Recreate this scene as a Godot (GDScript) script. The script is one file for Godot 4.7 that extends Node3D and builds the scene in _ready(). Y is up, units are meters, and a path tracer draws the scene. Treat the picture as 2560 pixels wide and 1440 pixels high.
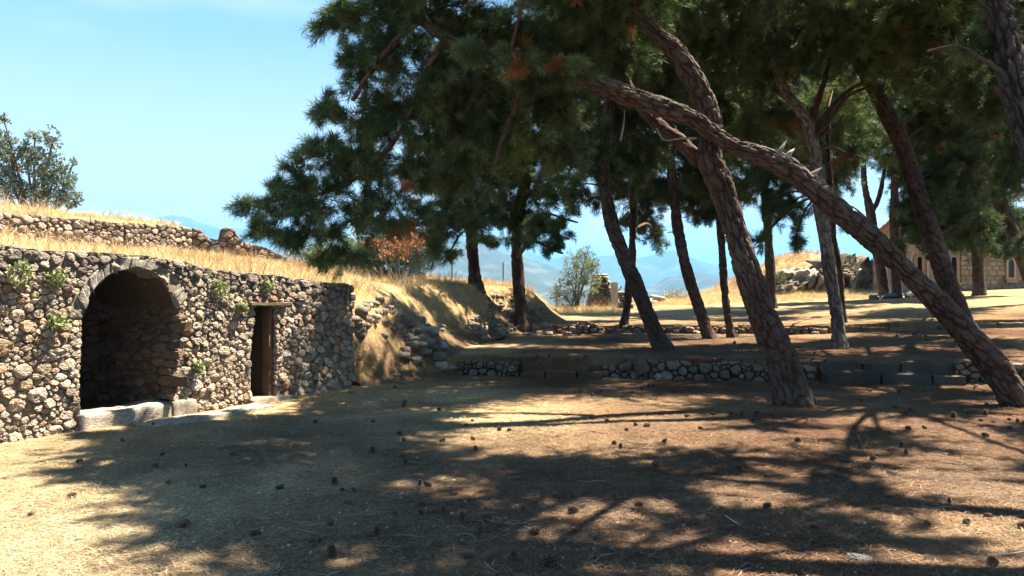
extends Node3D
# A sunny pine grove among ruins. X is right, d is the distance in front of the eye (-Z), Y is up.

const EYE := 1.6
const EXPOSURE := 5.9
var rng := RandomNumberGenerator.new()
var counts := {}
var part_counts := {}
var M := {}
var tuft_meshes := []
var nz := FastNoiseLite.new()
var nz2 := FastNoiseLite.new()
var bark_cells := FastNoiseLite.new()


class MB:
	var v := PackedVector3Array()
	var c := PackedColorArray()
	var i := PackedInt32Array()
	var uv := PackedVector2Array()
	var facet := false

	func vert(p: Vector3, col := Color.WHITE) -> int:
		v.append(p)
		c.append(col)
		return v.size() - 1

	func tri(a: int, b: int, d: int) -> void:  # counter-clockwise seen from outside; stored clockwise
		i.append(a)
		i.append(d)
		i.append(b)

	func quad(a: int, b: int, d: int, e: int) -> void:
		tri(a, b, d)
		tri(a, d, e)

	func flat_quad(a: Vector3, b: Vector3, d: Vector3, e: Vector3, col := Color.WHITE) -> void:
		var n := v.size()
		vert(a, col)
		vert(b, col)
		vert(d, col)
		vert(e, col)
		quad(n, n + 1, n + 2, n + 3)

	func box(o: Vector3, x: Vector3, y: Vector3, z: Vector3, col := Color.WHITE) -> void:  # corner and three edges (right-handed)
		flat_quad(o + z, o + z + x, o + z + x + y, o + z + y, col)
		flat_quad(o + x, o, o + y, o + x + y, col)
		flat_quad(o + x + z, o + x, o + x + y, o + x + y + z, col)
		flat_quad(o, o + z, o + z + y, o + y, col)
		flat_quad(o + y + z, o + y + z + x, o + y + x, o + y, col)
		flat_quad(o, o + x, o + x + z, o + z, col)

	func split() -> void:   # every face gets corners of its own, so that it shades flat like broken stone
		var nv := PackedVector3Array()
		var nc := PackedColorArray()
		for k in i:
			nv.append(v[k])
			nc.append(c[k])
		v = nv
		c = nc
		for k in i.size():
			i[k] = k

	func commit(mat: Material, off := Vector3.ZERO) -> ArrayMesh:
		if facet:
			split()
		var n := PackedVector3Array()
		n.resize(v.size())
		for k in range(0, i.size(), 3):
			var a := i[k]
			var b := i[k + 1]
			var d := i[k + 2]
			var f := (v[d] - v[a]).cross(v[b] - v[a])
			n[a] += f
			n[b] += f
			n[d] += f
		var w := PackedVector3Array()
		w.resize(v.size())
		for k in v.size():
			n[k] = n[k].normalized() if n[k].length_squared() > 1e-20 else Vector3.UP
			w[k] = v[k] - off
		var a2 := []
		a2.resize(Mesh.ARRAY_MAX)
		a2[Mesh.ARRAY_VERTEX] = w
		a2[Mesh.ARRAY_NORMAL] = n
		a2[Mesh.ARRAY_COLOR] = c
		a2[Mesh.ARRAY_INDEX] = i
		if uv.size() == v.size():
			a2[Mesh.ARRAY_TEX_UV] = uv
		var m := ArrayMesh.new()
		m.add_surface_from_arrays(Mesh.PRIMITIVE_TRIANGLES, a2)
		m.surface_set_material(0, mat)
		return m


# ---------------------------------------------------------------- naming
func numbered(called: String, parent: Node) -> String:
	var key := "%d/%s" % [parent.get_instance_id(), called]
	var k: int = part_counts.get(key, 0)
	part_counts[key] = k + 1
	return called if k == 0 else "%s_%03d" % [called, k]

func thing(called: String, label: String, category: String, at := Vector3.ZERO, group := "") -> Node3D:
	var o := Node3D.new()
	o.name = numbered(called, self)
	add_child(o, true)
	o.position = at
	o.set_meta("label", label)
	o.set_meta("category", category)
	if group:
		o.set_meta("group", group)
	return o

func origin_of(n: Node) -> Vector3:
	var p := Vector3.ZERO
	while n != self and n is Node3D:
		p += n.position
		n = n.get_parent()
	return p

func part(parent: Node, called: String, mb: MB, mat: Material, stuff := false) -> MeshInstance3D:
	var o := MeshInstance3D.new()
	o.name = numbered(called, parent)
	o.mesh = mb.commit(mat, origin_of(parent))
	parent.add_child(o, true)
	if stuff:
		o.set_meta("kind", "stuff")
	return o

func struct(called: String, mb: MB, mat: Material) -> MeshInstance3D:
	var o := part(self, called, mb, mat)
	o.set_meta("kind", "structure")
	return o

func copies(parent: Node, called: String, mesh: Mesh, buf: PackedFloat32Array) -> MultiMeshInstance3D:
	var mm := MultiMesh.new()
	mm.transform_format = MultiMesh.TRANSFORM_3D
	mm.use_colors = true
	mm.mesh = mesh
	mm.instance_count = buf.size() / 16
	var off := origin_of(parent)
	if off != Vector3.ZERO:
		for k in range(0, buf.size(), 16):
			buf[k + 3] -= off.x
			buf[k + 7] -= off.y
			buf[k + 11] -= off.z
	mm.buffer = buf
	var o := MultiMeshInstance3D.new()
	o.name = numbered(called, parent)
	o.multimesh = mm
	parent.add_child(o, true)
	o.set_meta("kind", "stuff")
	return o

func push(buf: PackedFloat32Array, b: Basis, p: Vector3, c: Color) -> void:
	buf.append_array(PackedFloat32Array([b.x.x, b.y.x, b.z.x, p.x, b.x.y, b.y.y, b.z.y, p.y, b.x.z, b.y.z, b.z.z, p.z, c.r, c.g, c.b, 1.0]))

func lin(r: float, g: float, b: float) -> Color:
	return Color(r, g, b)

func rr(a: float, b: float) -> float:
	return rng.randf_range(a, b)

func rdir() -> Vector3:
	var y := rr(-1, 1)
	var t := rr(0, TAU)
	var s := sqrt(1 - y * y)
	return Vector3(s * cos(t), y, s * sin(t))

func basis_y(dir: Vector3, roll: float, s: float) -> Basis:
	var y := dir.normalized()
	var x := y.cross(Vector3(0.31, 0.2, 0.93)).normalized()
	var z := x.cross(y)
	var b := Basis(x, y, z)
	return (b * Basis(Vector3.UP, roll)).scaled_local(Vector3(s, s, s))


# ---------------------------------------------------------------- placing: a direction of sight and a distance give a point
func at(px: float, py: float, d: float) -> Vector3:
	return Vector3((px - 1280.0) / 2000.0 * d, EYE + (735.0 - py) / 2000.0 * d, -d)

func ground_at(px: float, py: float, fallback := 23.0) -> Vector3:
	var d := 3.5
	while d < 60.0:
		var p := at(px, py, d)
		if p.y <= gh(p.x, d):
			return p
		d += 0.05
	var q := at(px, py, fallback)
	q.y = gh(q.x, fallback)
	return q


# ---------------------------------------------------------------- terrain
const WU := Vector2(0.454, 0.891)          # the ruin wall's direction (X, d)
const WN := Vector2(0.891, -0.454)         # and its outward normal
const W0 := Vector2(-6.5, 6.54)            # its start
const WLEN := 8.26
var toe: Array = [Vector2(-8.2, 3.2), Vector2(-2.75, 13.9), Vector2(-2.3, 14.2), Vector2(-1.75, 14.9), Vector2(-1.1, 15.7), Vector2(-1.0, 17.5), Vector2(-0.75, 19.5), Vector2(-0.2, 22.3), Vector2(0.5, 24.2), Vector2(1.9, 25.4), Vector2(2.0, 40.0), Vector2(-40, 40.0), Vector2(-40, -3)]
var toe_w: Array = [0.0, 0.9, 1.2, 1.7, 2.0, 2.0, 2.0, 1.5, 1.3, 1.8]
var toe_poly: PackedVector2Array
var edge: Array = [Vector2(-70, 40), Vector2(-22, 36), Vector2(-11, 30), Vector2(-5, 26.2), Vector2(-2.0, 24.8), Vector2(-0.2, 25.8), Vector2(1.2, 29.5), Vector2(3.0, 37), Vector2(8, 48), Vector2(16, 58), Vector2(34, 75), Vector2(90, 80), Vector2(90, -40), Vector2(-70, -40)]
var edge_poly: PackedVector2Array
const UP_A := Vector2(-12.75, 15.3)
const UP_B := Vector2(-9.2, 23.0)
const UP_C := Vector2(-6.5, 24.2)

func wall_top(u: float) -> float:
	var t := clampf(u, 0.0, 9.0)
	var k := [0.0, 2.12, 2.2, 2.13, 3.4, 2.10, 3.9, 2.09, 4.6, 2.04, 5.24, 1.95, 6.4, 1.88, 8.26, 1.76, 9.0, 1.74]
	for j in range(0, k.size() - 2, 2):
		if t <= k[j + 2]:
			return lerpf(k[j], k[j + 2 + 1], 0.0) if false else lerpf(k[j + 1], k[j + 3], (t - k[j]) / (k[j + 2] - k[j]))
	return 1.74

func seg_dist(p: Vector2, a: Vector2, b: Vector2) -> float:
	var ab := b - a
	var t := clampf((p - a).dot(ab) / ab.length_squared(), 0, 1)
	return p.distance_to(a + ab * t)

func beyond_edge(p: Vector2) -> float:
	if Geometry2D.is_point_in_polygon(p, edge_poly):
		return 0.0
	var m := 1e9
	for j in 11:
		m = minf(m, seg_dist(p, edge[j], edge[j + 1]))
	return m

func drop(p: Vector2) -> float:
	var b := beyond_edge(p)
	return 0.0 if b <= 0.0 else 0.42 * (sqrt(b * b + 9.0) - 3.0) + 0.06 * b

func step_s(x: float, d: float) -> float:
	return d + 0.12 * x

func base_h(x: float, d: float, fine := true) -> float:
	var s := step_s(x, d)
	var h := 0.0
	if s >= 15.5:
		h = 0.34 * smoothstep(15.5, 15.56, s) + clampf(s - 15.5, 0, 8.5) * 0.012 + 0.24 * smoothstep(24.0, 24.06, s) + clampf(s - 24.0, 0, 22) * 0.021
	h += 0.022 * maxf(0, x - 6.0) * smoothstep(18.0, 30.0, d)
	h += 0.035 * maxf(0, x - 8.6) * smoothstep(14.0, 19.0, d) * (1.0 - smoothstep(20.0, 32.0, d) * 0.6)
	# the grassy rock rise right of the far field
	var q := Vector2((x - 18.4) / 4.4, (d - 51.0) / 4.6)
	h += 2.7 * exp(-q.length_squared() * 1.1)
	if fine:
		h += 0.05 * nz.get_noise_2d(x * 6.0, d * 6.0) + 0.012 * nz.get_noise_2d(x * 45.0, d * 45.0)
	return h - drop(Vector2(x, d))

func plateau(x: float, d: float) -> float:
	var p := Vector2(x, d)
	var u := (p - W0).dot(WU)
	var inside := -(p - W0).dot(WN)
	var h := wall_top(u) - 0.03 + 0.11 * clampf(inside - 0.3, 0, 12) - 0.017 * maxf(0, u - WLEN)
	var un := (UP_B - UP_A).normalized()
	var side := (p - UP_A).dot(Vector2(-un.y, un.x))   # positive behind the upper wall
	var along := (p - UP_A).dot(un)
	h += 0.82 * smoothstep(0.1, 0.4, side) * (1.0 - smoothstep(8.6, 9.6, along)) 
	h += 0.10 * nz.get_noise_2d(x * 4.0, d * 4.0) + 0.03 * nz.get_noise_2d(x * 22.0, d * 22.0)
	return h

func mound_h(x: float, d: float) -> float:   # -99 where the mound is not there
	var p := Vector2(x, d)
	var m := 1e9
	var w := 1.0
	for j in range(1, 10):
		var a: Vector2 = toe[j]
		var b: Vector2 = toe[j + 1]
		var ab := b - a
		var t := clampf((p - a).dot(ab) / ab.length_squared(), 0, 1)
		var q := p.distance_to(a + ab * t)
		if q < m:
			m = q
			w = lerpf(toe_w[j], toe_w[mini(j + 1, 9)], t)
	if not Geometry2D.is_point_in_polygon(p, toe_poly):
		m = -m
	var inside := -(p - W0).dot(WN)
	var u := (p - W0).dot(WU)
	if (u < WLEN - 0.12 and inside < 0.26) or m < -0.5:
		return -99.0
	var f := smoothstep(0.0, 1.0, (m + 0.25) / (w + 0.25))
	var rough := (0.12 * nz.get_noise_2d(x * 14.0, d * 14.0) + 0.07 * nz.get_noise_2d(x * 34.0, d * 34.0)) * 6.5 * f * (1.0 - f) + 0.05 * nz2.get_noise_2d(x * 70.0, d * 70.0) * minf(1.0, 5.0 * f * (1.0 - f))
	var b := base_h(x, d, false) - 0.06
	var pl := plateau(x, d) - drop(p)
	return b + (pl - b) * f + rough

func gh(x: float, d: float) -> float:
	return maxf(base_h(x, d), mound_h(x, d))

func ground_color(x: float, d: float) -> Color:
	var straw := lin(0.95, 0.77, 0.48)
	var needles := lin(0.27, 0.148, 0.092)
	var soil := lin(0.30, 0.235, 0.17)
	var a := nz.get_noise_2d(x * 7.0 + 50.0, d * 7.0) * 0.5 + 0.5
	var b := nz2.get_noise_2d(x * 16.0, d * 16.0) * 0.5 + 0.5
	var pine := smoothstep(-3.4, 1.6, x + 1.2 * (a - 0.5) * 6.0) * (1.0 - 0.75 * smoothstep(20.0, 30.0, d))
	var c := straw.lerp(needles, clampf(pine * (0.45 + 0.9 * b), 0, 1))
	c = c.lerp(soil, smoothstep(0.5, 0.8, a) * 0.75)
	return c * (0.82 + 0.5 * nz2.get_noise_2d(x * 50.0, d * 50.0) + 0.18 * b)

func build_ground() -> void:
	# the grove floor
	var xs := []
	var x := -75.0
	while x < 85.0:
		xs.append(x)
		x += 0.2 if absf(x) < 14.0 else (0.5 if absf(x) < 24.0 else 2.5)
	var ss := []
	var s := -12.0
	while s < 110.0:
		ss.append(s)
		var st := 0.8
		if s >= 3.0 and s < 26.0:
			st = 0.15
		elif s >= 26.0 and s < 60.0:
			st = 0.3
		elif s >= 60.0:
			st = 2.0
		s += st
	for e in [15.49, 15.5, 15.53, 15.56, 15.6, 23.99, 24.0, 24.03, 24.06, 24.1]:
		ss.append(e)
	ss.sort()
	var mb := MB.new()
	for j in ss.size():
		for k in xs.size():
			var d: float = ss[j] - 0.12 * xs[k]
			mb.vert(Vector3(xs[k], base_h(xs[k], d), -d), ground_color(xs[k], d))
			mb.uv.append(Vector2(xs[k], d) / 3.0)
	var w := xs.size()
	for j in ss.size() - 1:
		for k in w - 1:
			var a := j * w + k
			mb.quad(a, a + 1, a + w + 1, a + w)
	struct("ground", mb, M.ground)
	# the grassy mound behind the ruin wall
	mb = MB.new()
	var nx := 172
	var nd := 240
	for j in nd:
		for k in nx:
			var px := -22.0 + k * 0.145
			var d := 2.0 + j * 0.145
			var h := mound_h(px, d)
			var rocky := smoothstep(0.15, 0.5, nz2.get_noise_2d(px * 9.0, d * 9.0))
			var g := lin(0.95, 0.77, 0.46).lerp(lin(0.66, 0.51, 0.31), nz.get_noise_2d(px * 12.0, d * 12.0) * 0.5 + 0.5)
			g = g.lerp(lin(0.36, 0.29, 0.21), rocky * 0.7)
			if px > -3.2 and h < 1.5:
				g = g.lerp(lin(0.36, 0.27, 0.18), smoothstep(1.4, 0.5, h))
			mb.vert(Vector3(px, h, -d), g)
			mb.uv.append(Vector2(px, d) / 3.0)
	for j in nd - 1:
		for k in nx - 1:
			var a := j * nx + k
			if mb.v[a].y > -50 and mb.v[a + 1].y > -50 and mb.v[a + nx].y > -50 and mb.v[a + nx + 1].y > -50:
				mb.quad(a, a + 1, a + nx + 1, a + nx)
	struct("grassy_mound", mb, M.ground)
	# the valley floor out to the horizon
	mb = MB.new()
	var rings := [20.0, 60.0, 100.0, 140.0, 200.0, 300.0, 450.0, 700.0, 1000.0, 1500.0, 2200.0, 3200.0, 4500.0, 6500.0, 9000.0, 14000.0]
	for r in rings:
		for k in 120:
			var t := TAU * k / 120.0
			var p := Vector3(r * cos(t), 0, r * sin(t))
			p.y = -46.0 - 14.0 * nz.get_noise_2d(p.x * 0.02, p.z * 0.02) - minf(r, 600.0) * 0.04
			var g := nz2.get_noise_2d(p.x * 0.06, p.z * 0.06) * 0.5 + 0.5
			mb.vert(p, lin(0.035, 0.045, 0.027).lerp(lin(0.10, 0.09, 0.06), g))
	for j in rings.size() - 1:
		for k in 120:
			var a := j * 120 + k
			var b := j * 120 + (k + 1) % 120
			mb.quad(a, b, b + 120, a + 120)
	struct("valley", mb, M.plain)
	ridge("mountain_ridge", 6200.0, 2600.0, [-2200, 640, -1200, 560, -400, 590, 0, 600, 300, 556, 440, 540, 560, 572, 800, 600, 1060, 610, 1180, 590, 1300, 628, 1380, 645, 1470, 641, 1540, 636, 1590, 650, 1640, 640, 1675, 626, 1700, 634, 1740, 648, 1790, 664, 1850, 690, 1920, 690, 2100, 665, 2500, 640, 3200, 600, 4400, 640], 11)
	ridge("near_mountain", 2900.0, 1300.0, [-1500, 720, 200, 690, 700, 625, 980, 600, 1120, 606, 1220, 618, 1300, 640, 1380, 668, 1450, 700, 1540, 722, 1620, 716, 1680, 694, 1730, 684, 1790, 690, 1860, 704, 1960, 722, 2200, 726, 3400, 700], 23)

func ridge(called: String, far: float, deep: float, line: Array, sd: int) -> void:
	var n := FastNoiseLite.new()
	n.seed = sd
	n.frequency = 1.0
	n.fractal_octaves = 5
	n.fractal_type = FastNoiseLite.FRACTAL_RIDGED
	var mb := MB.new()
	var across := 420
	var rows := 46
	var x0: float = line[0]
	var x1: float = line[line.size() - 2]
	for k in across:
		var px := lerpf(x0, x1, k / float(across - 1))
		var py := 700.0
		for j in range(0, line.size() - 2, 2):
			if px >= line[j] and px <= line[j + 2]:
				var t: float = (px - line[j]) / float(line[j + 2] - line[j])
				py = lerpf(line[j + 1], line[j + 3], t * t * (3 - 2 * t) * 0.5 + t * 0.5)
				break
		var top := at(px, py, far).y + far * 0.004 * n.get_noise_1d(px * 0.012)
		for r in rows:
			var t := r / float(rows - 1) * 1.35
			var d := far - deep + deep * t
			var x := (px - 1280.0) / 2000.0 * far
			var f := smoothstep(0.0, 1.0, t) * 0.5 + t * 0.5 if t <= 1.0 else 1.0 - (t - 1.0) * 1.6
			var rav := n.get_noise_2d(x / far * 9.0, t * 1.1 + x / far * 2.0)
			var h := -75.0 + (top + 75.0) * f * (1.0 - 0.24 * (0.5 - 0.5 * rav) * minf(1.0, 4.0 * absf(1.0 - t)))
			var g := nz2.get_noise_2d(x * 0.12, d * 0.12) * 0.5 + 0.5
			var rock := smoothstep(0.55, 0.75, nz.get_noise_2d(x * 0.3, d * 0.3) * 0.5 + 0.5)
			mb.vert(Vector3(x, h, -d), lin(0.026, 0.036, 0.026).lerp(lin(0.055, 0.058, 0.042), g).lerp(lin(0.30, 0.29, 0.27), rock * 0.16))
	for k in across - 1:
		for r in rows - 1:
			var a := k * rows + r
			mb.quad(a, a + rows, a + rows + 1, a + 1)
	struct(called, mb, M.plain)


# ---------------------------------------------------------------- tubes (trunks, limbs, sticks)
func smooth_path(pts: Array, rad: Array, step: float) -> Array:
	var P := []
	var R := []
	for k in pts.size() - 1:
		var p0: Vector3 = pts[maxi(k - 1, 0)]
		var p1: Vector3 = pts[k]
		var p2: Vector3 = pts[k + 1]
		var p3: Vector3 = pts[mini(k + 2, pts.size() - 1)]
		var n := maxi(1, int(ceil(p1.distance_to(p2) / step)))
		for j in n:
			var t := j / float(n)
			P.append(p1.cubic_interpolate(p2, p0, p3, t))
			R.append(lerpf(rad[k], rad[k + 1], t))
	P.append(pts[-1])
	R.append(rad[-1])
	return [P, R]

func tube(mb: MB, pts: Array, rad: Array, sides: int, step: float, bark := 0.0, lump := 0.0, cols := [], flare := 0.0) -> Array:
	var pr := smooth_path(pts, rad, step)
	var P: Array = pr[0]
	var R: Array = pr[1]
	var along := 0.0
	var T := Vector3.ZERO
	var X := Vector3.ZERO
	var r0: float = rad[int(rad.size() * 0.35)]
	var start := mb.v.size()
	var plate: Color = cols[0] if cols else Color(1, 1, 1)
	var crack: Color = cols[1] if cols else Color(1, 1, 1)
	for k in P.size():
		var t2: Vector3 = (P[mini(k + 1, P.size() - 1)] - P[maxi(k - 1, 0)]).normalized()
		if k == 0:
			X = t2.cross(Vector3(0, 0.13, 1)).normalized()
		else:
			along += P[k].distance_to(P[k - 1])
			X = (X - t2 * X.dot(t2)).normalized()
		T = t2
		var Z := X.cross(T)
		for a in sides:
			var th := TAU * a / sides
			var dir := X * cos(th) + Z * sin(th)
			var r: float = R[k]
			if flare > 0.0:
				r *= 1.0 + flare * exp(-along / 0.34) * (1.0 + 0.5 * sin(th * 5.0 + 1.3))
			var col := plate
			var q := Vector3(cos(th) * r0, along * 0.25, sin(th) * r0)
			if lump > 0.0:
				r += lump * nz.get_noise_3d(q.x * 40 + 7.0 * sides, along * 22.0, q.z * 40)
			if bark > 0.0:
				q += Vector3(nz.get_noise_3d(q.x * 260, q.y * 260, q.z * 260), 0.6 * nz.get_noise_3d(q.z * 260, q.x * 260, q.y * 260), nz.get_noise_3d(q.y * 260, q.z * 260, q.x * 260)) * 0.05
				var e := bark_cells.get_noise_3dv(q) + 1.0
				var e2 := bark_cells.get_noise_3dv(q * 2.3 + Vector3(3, 1, 7)) + 1.0
				var f := smoothstep(0.01, 0.24, e) * (0.72 + 0.28 * smoothstep(0.02, 0.22, e2))
				f = clampf(f + 0.28 * nz2.get_noise_3d(q.x * 300, q.y * 300, q.z * 300), 0.0, 1.1)
				r += bark * (f - 0.5)
				col = crack.lerp(plate, clampf(f * 1.15, 0.0, 1.0)) * (0.82 + 0.36 * (nz2.get_noise_3d(q.x * 120, along * 60, q.z * 120) * 0.5 + 0.5))
				col *= 0.92 + 0.75 * nz.get_noise_3d(q.x * 45 + 9.0, along * 26.0, q.z * 45)
				col = col.lerp(Color(0.17, 0.09, 0.06), clampf(0.25 * exp(-along / 2.2) + 0.2 * nz.get_noise_3d(q.x * 20, along * 12, q.z * 20), 0.0, 0.5))
			mb.vert(P[k] + dir * r, col)
	for k in P.size() - 1:
		for a in sides:
			var i0 := start + k * sides + a
			var i1 := start + k * sides + (a + 1) % sides
			mb.quad(i0, i1, i1 + sides, i0 + sides)
	var e0 := mb.vert(P[0] - (P[1] - P[0]).normalized() * R[0] * 0.3, crack)
	var e1 := mb.vert(P[-1] + T * R[-1] * 0.5, crack)
	var last := start + (P.size() - 1) * sides
	for a in sides:
		mb.tri(e0, start + (a + 1) % sides, start + a)
		mb.tri(e1, last + a, last + (a + 1) % sides)
	return pr


# ---------------------------------------------------------------- pines
const BARK := [Color(0.165, 0.132, 0.113), Color(0.055, 0.033, 0.026)]
const BARK_DARK := [Color(0.135, 0.105, 0.09), Color(0.045, 0.03, 0.025)]

func tuft_mesh(n: int, length: float, width: float, lo: float, hi: float) -> ArrayMesh:
	var mb := MB.new()
	for k in n:
		var th := rr(0, TAU)
		var an := deg_to_rad(rr(lo, hi))
		var dir := Vector3(sin(an) * cos(th), cos(an), sin(an) * sin(th))
		var o := Vector3(0, rr(-0.04, 0.07), 0)
		var side := dir.cross(rdir()).normalized() * width * 0.5
		var l := length * rr(0.75, 1.1)
		var bend := Vector3(0, -0.12 * l, 0)
		var g := rr(0.75, 1.25)
		var c := Color(g, g, g * rr(0.85, 1.1))
		var a := mb.vert(o - side * 0.6, c)
		mb.vert(o + side * 0.6, c)
		mb.vert(o + dir * l * 0.6 + side + bend * 0.3, c)
		mb.vert(o + dir * l * 0.6 - side + bend * 0.3, c)
		mb.vert(o + dir * l + bend, c)
		mb.quad(a, a + 1, a + 2, a + 3)
		mb.tri(a + 3, a + 2, a + 4)
	return mb.commit(M.needle)

func leaf_mesh(n: int, length: float, width: float, spread: float) -> ArrayMesh:
	var mb := MB.new()
	for k in n:
		var dir := (rdir() + Vector3(0, 0.6, 0)).normalized()
		var o := rdir() * spread * rr(0.2, 1.0)
		var side := dir.cross(rdir()).normalized() * width * 0.5
		var up := side.cross(dir).normalized() * length * 0.12
		var g := rr(0.7, 1.3)
		var c := Color(g, g, g)
		var a := mb.vert(o, c)
		mb.vert(o + dir * length * 0.45 + side, c)
		mb.vert(o + dir * length + up, c)
		mb.vert(o + dir * length * 0.45 - side, c)
		mb.quad(a, a + 1, a + 2, a + 3)
	return mb.commit(M.leaf)

# fills one lobe of a crown with twigs that carry tufts
func lobe(buf: PackedFloat32Array, tw: MB, c: Vector3, r: Vector3, o: Dictionary) -> void:
	var s: float = o.get("s", 1.0)
	var dens: float = o.get("dens", 1.0)
	var rm := pow(r.x * r.y * r.z, 1.0 / 3.0)
	var per := 11
	var n := maxi(5, int(1050.0 * rm * rm / (s * s) * maxf(dens, 0.08) / per))
	var droop: float = o.get("droop", 0.25)
	var brown: float = o.get("brown", 0.012)
	var gold: float = o.get("gold", 0.0)
	var lean: Vector3 = o.get("lean", Vector3.ZERO)
	for k in n:
		var dir := (rdir() + lean).normalized()
		var reach := rr(0.55, 1.08)
		var e := c + dir * r * reach
		var st := c + rdir() * r * 0.32
		var mid := (st + e) * 0.5 + Vector3(0, 0.14 * r.y, 0)
		e.y -= droop * rm * rr(0.2, 0.9)
		var dead := rng.randf() < brown
		var base := Color(0.042, 0.076, 0.032).lerp(Color(0.135, 0.178, 0.080), pow(rng.randf(), 1.3))
		base = base.lerp(Color(0.22, 0.26, 0.06), gold * rr(0.4, 1.0))
		if dead:
			base = Color(0.30, 0.135, 0.06)
		base *= rr(0.8, 1.25)
		tube(tw, [st, mid, e], [0.008 * s, 0.005 * s, 0.002 * s], 3, 99.0, 0.0, 0.0, [Color(0.12, 0.095, 0.08), Color(0.12, 0.095, 0.08)])
		if dens <= 0.08:
			continue
		for j in per:
			var t := 0.22 + 0.78 * j / float(per - 1)
			var p := st.lerp(mid, t).lerp(mid.lerp(e, t), t)
			var tan := (mid.lerp(e, t) - st.lerp(mid, t)).normalized()
			p += rdir() * 0.05 * s
			var td := (tan + rdir() * (0.75 if j < per - 1 else 0.2) + Vector3(0, 0.15, 0)).normalized()
			push(buf, basis_y(td, rr(0, TAU), s * rr(0.75, 1.2)), p, base * rr(0.7, 1.35))

func px_path(rows: Array, base: Vector3, dd := 0.0) -> Array:
	var P := []
	var R := []
	var d0 := -base.z
	for k in rows.size():
		var q: Array = rows[k]
		var d: float = d0 + q[2] + dd
		P.append(at(q[0], q[1], d))
		R.append(q[3] * 0.81 / 2.0 / 2000.0 * d)
	return [P, R]

# rows: [px, py, distance behind the foot, width px] along the stem
func pine(label: String, rows: Array, forks: Array, lobes: Array, o := {}) -> Node3D:
	rng.seed = hash(label)
	var base: Vector3
	var P: Array
	var R: Array
	if o.has("world"):
		P = o.world
		R = o.radii
		base = P[0]
		base.y = gh(base.x, -base.z)
	else:
		base = ground_at(rows[0][0], rows[0][1], o.get("d", 23.0))
		if o.has("force_d"):
			base = at(rows[0][0], rows[0][1], o.force_d)
			base.y = gh(base.x, o.force_d)
		var pr := px_path(rows, base)
		P = pr[0]
		R = pr[1]
		P[0].y = base.y
	var low: Vector3 = P[0] - (P[1] - P[0]).normalized() * 0.25
	P.push_front(low)
	R.push_front(R[0])
	var root := thing("pine_tree", label, "tree", base, "pine trees of the grove")
	var near := -base.z
	var sides := 64 if near < 13 else (36 if near < 22 else 22)
	var step := 0.035 if near < 13 else (0.06 if near < 22 else 0.1)
	var cols: Array = o.get("bark", BARK)
	var mb := MB.new()
	var amp: float = 0.04 if near < 13 else 0.035
	var stem := tube(mb, P, R, sides, step, amp, 0.05, cols, o.get("flare", 0.4))
	part(root, "trunk", mb, M.bark)
	var joints: Array = stem[0].duplicate()
	var jr: Array = stem[1].duplicate()
	for f in forks:
		var fp := px_path(f.rows, base) if f.has("rows") else [f.world, f.radii]
		mb = MB.new()
		var fs := tube(mb, fp[0], fp[1], maxi(7, sides / 2 if f.get("bark", true) else 8), step * 1.3, amp * 0.7 if f.get("bark", true) else 0.0, 0.02, f.get("cols", cols))
		part(root, f.get("name", "limb"), mb, M.bark)
		if not f.get("stub", false):
			joints.append_array(fs[0])
			jr.append_array(fs[1])
	var buf := PackedFloat32Array()
	var tw := MB.new()
	for l in lobes:
		var c: Vector3
		var r: Vector3
		var lo: Dictionary = l[-1] if l[-1] is Dictionary else {}
		if l[0] is Vector3:
			c = l[0]
			r = l[1] if l[1] is Vector3 else Vector3(l[1], l[1] * 0.75, l[1])
		else:
			c = at(l[0], l[1], l[2])
			r = Vector3(l[3], l[4], (l[3] + l[4]) * 0.5) / 2000.0 * l[2]
			if lo.has("rz"):
				r.z = lo.rz
		lo = lo.duplicate()
		if not lo.has("s"):
			lo.s = o.get("s", 1.0)
		lobe(buf, tw, c, r, lo)
		# a branch from the stem to the lobe
		var best := -1
		var bd := 1e9
		for k in range(int(joints.size() * 0.25), joints.size()):
			var q: Vector3 = joints[k]
			var cost := q.distance_to(c) + maxf(0, q.y - c.y) * 0.25
			if cost < bd:
				bd = cost
				best = k
		if best >= 0 and lo.get("branch", true):
			var a: Vector3 = joints[best]
			var br: float = minf(jr[best] * 0.6, 0.03 + 0.011 * a.distance_to(c))
			mb = MB.new()
			var m := (a + c) * 0.5 + Vector3(rr(-0.1, 0.1), 0.1 * a.distance_to(c), rr(-0.1, 0.1))
			tube(mb, [a, m, c, c + (c - m) * 0.35], [br, br * 0.75, br * 0.45, br * 0.2], 7, 0.12, 0.0, 0.03, [Color(0.14, 0.105, 0.085), Color(0.1, 0.08, 0.07)])
			part(root, "branch", mb, M.bark)
	if tw.v.size():
		part(root, "twigs", tw, M.bark, true)
	if buf.size():
		copies(root, "crown", tuft_meshes[1] if o.get("s", 1.0) > 1.25 else tuft_meshes[0], buf)
	return root


# ---------------------------------------------------------------- masonry
var stone_tones := [Color(0.56, 0.48, 0.38), Color(0.62, 0.53, 0.43), Color(0.50, 0.42, 0.33), Color(0.64, 0.59, 0.52), Color(0.54, 0.41, 0.30), Color(0.46, 0.39, 0.32), Color(0.66, 0.55, 0.42), Color(0.52, 0.46, 0.39)]

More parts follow.
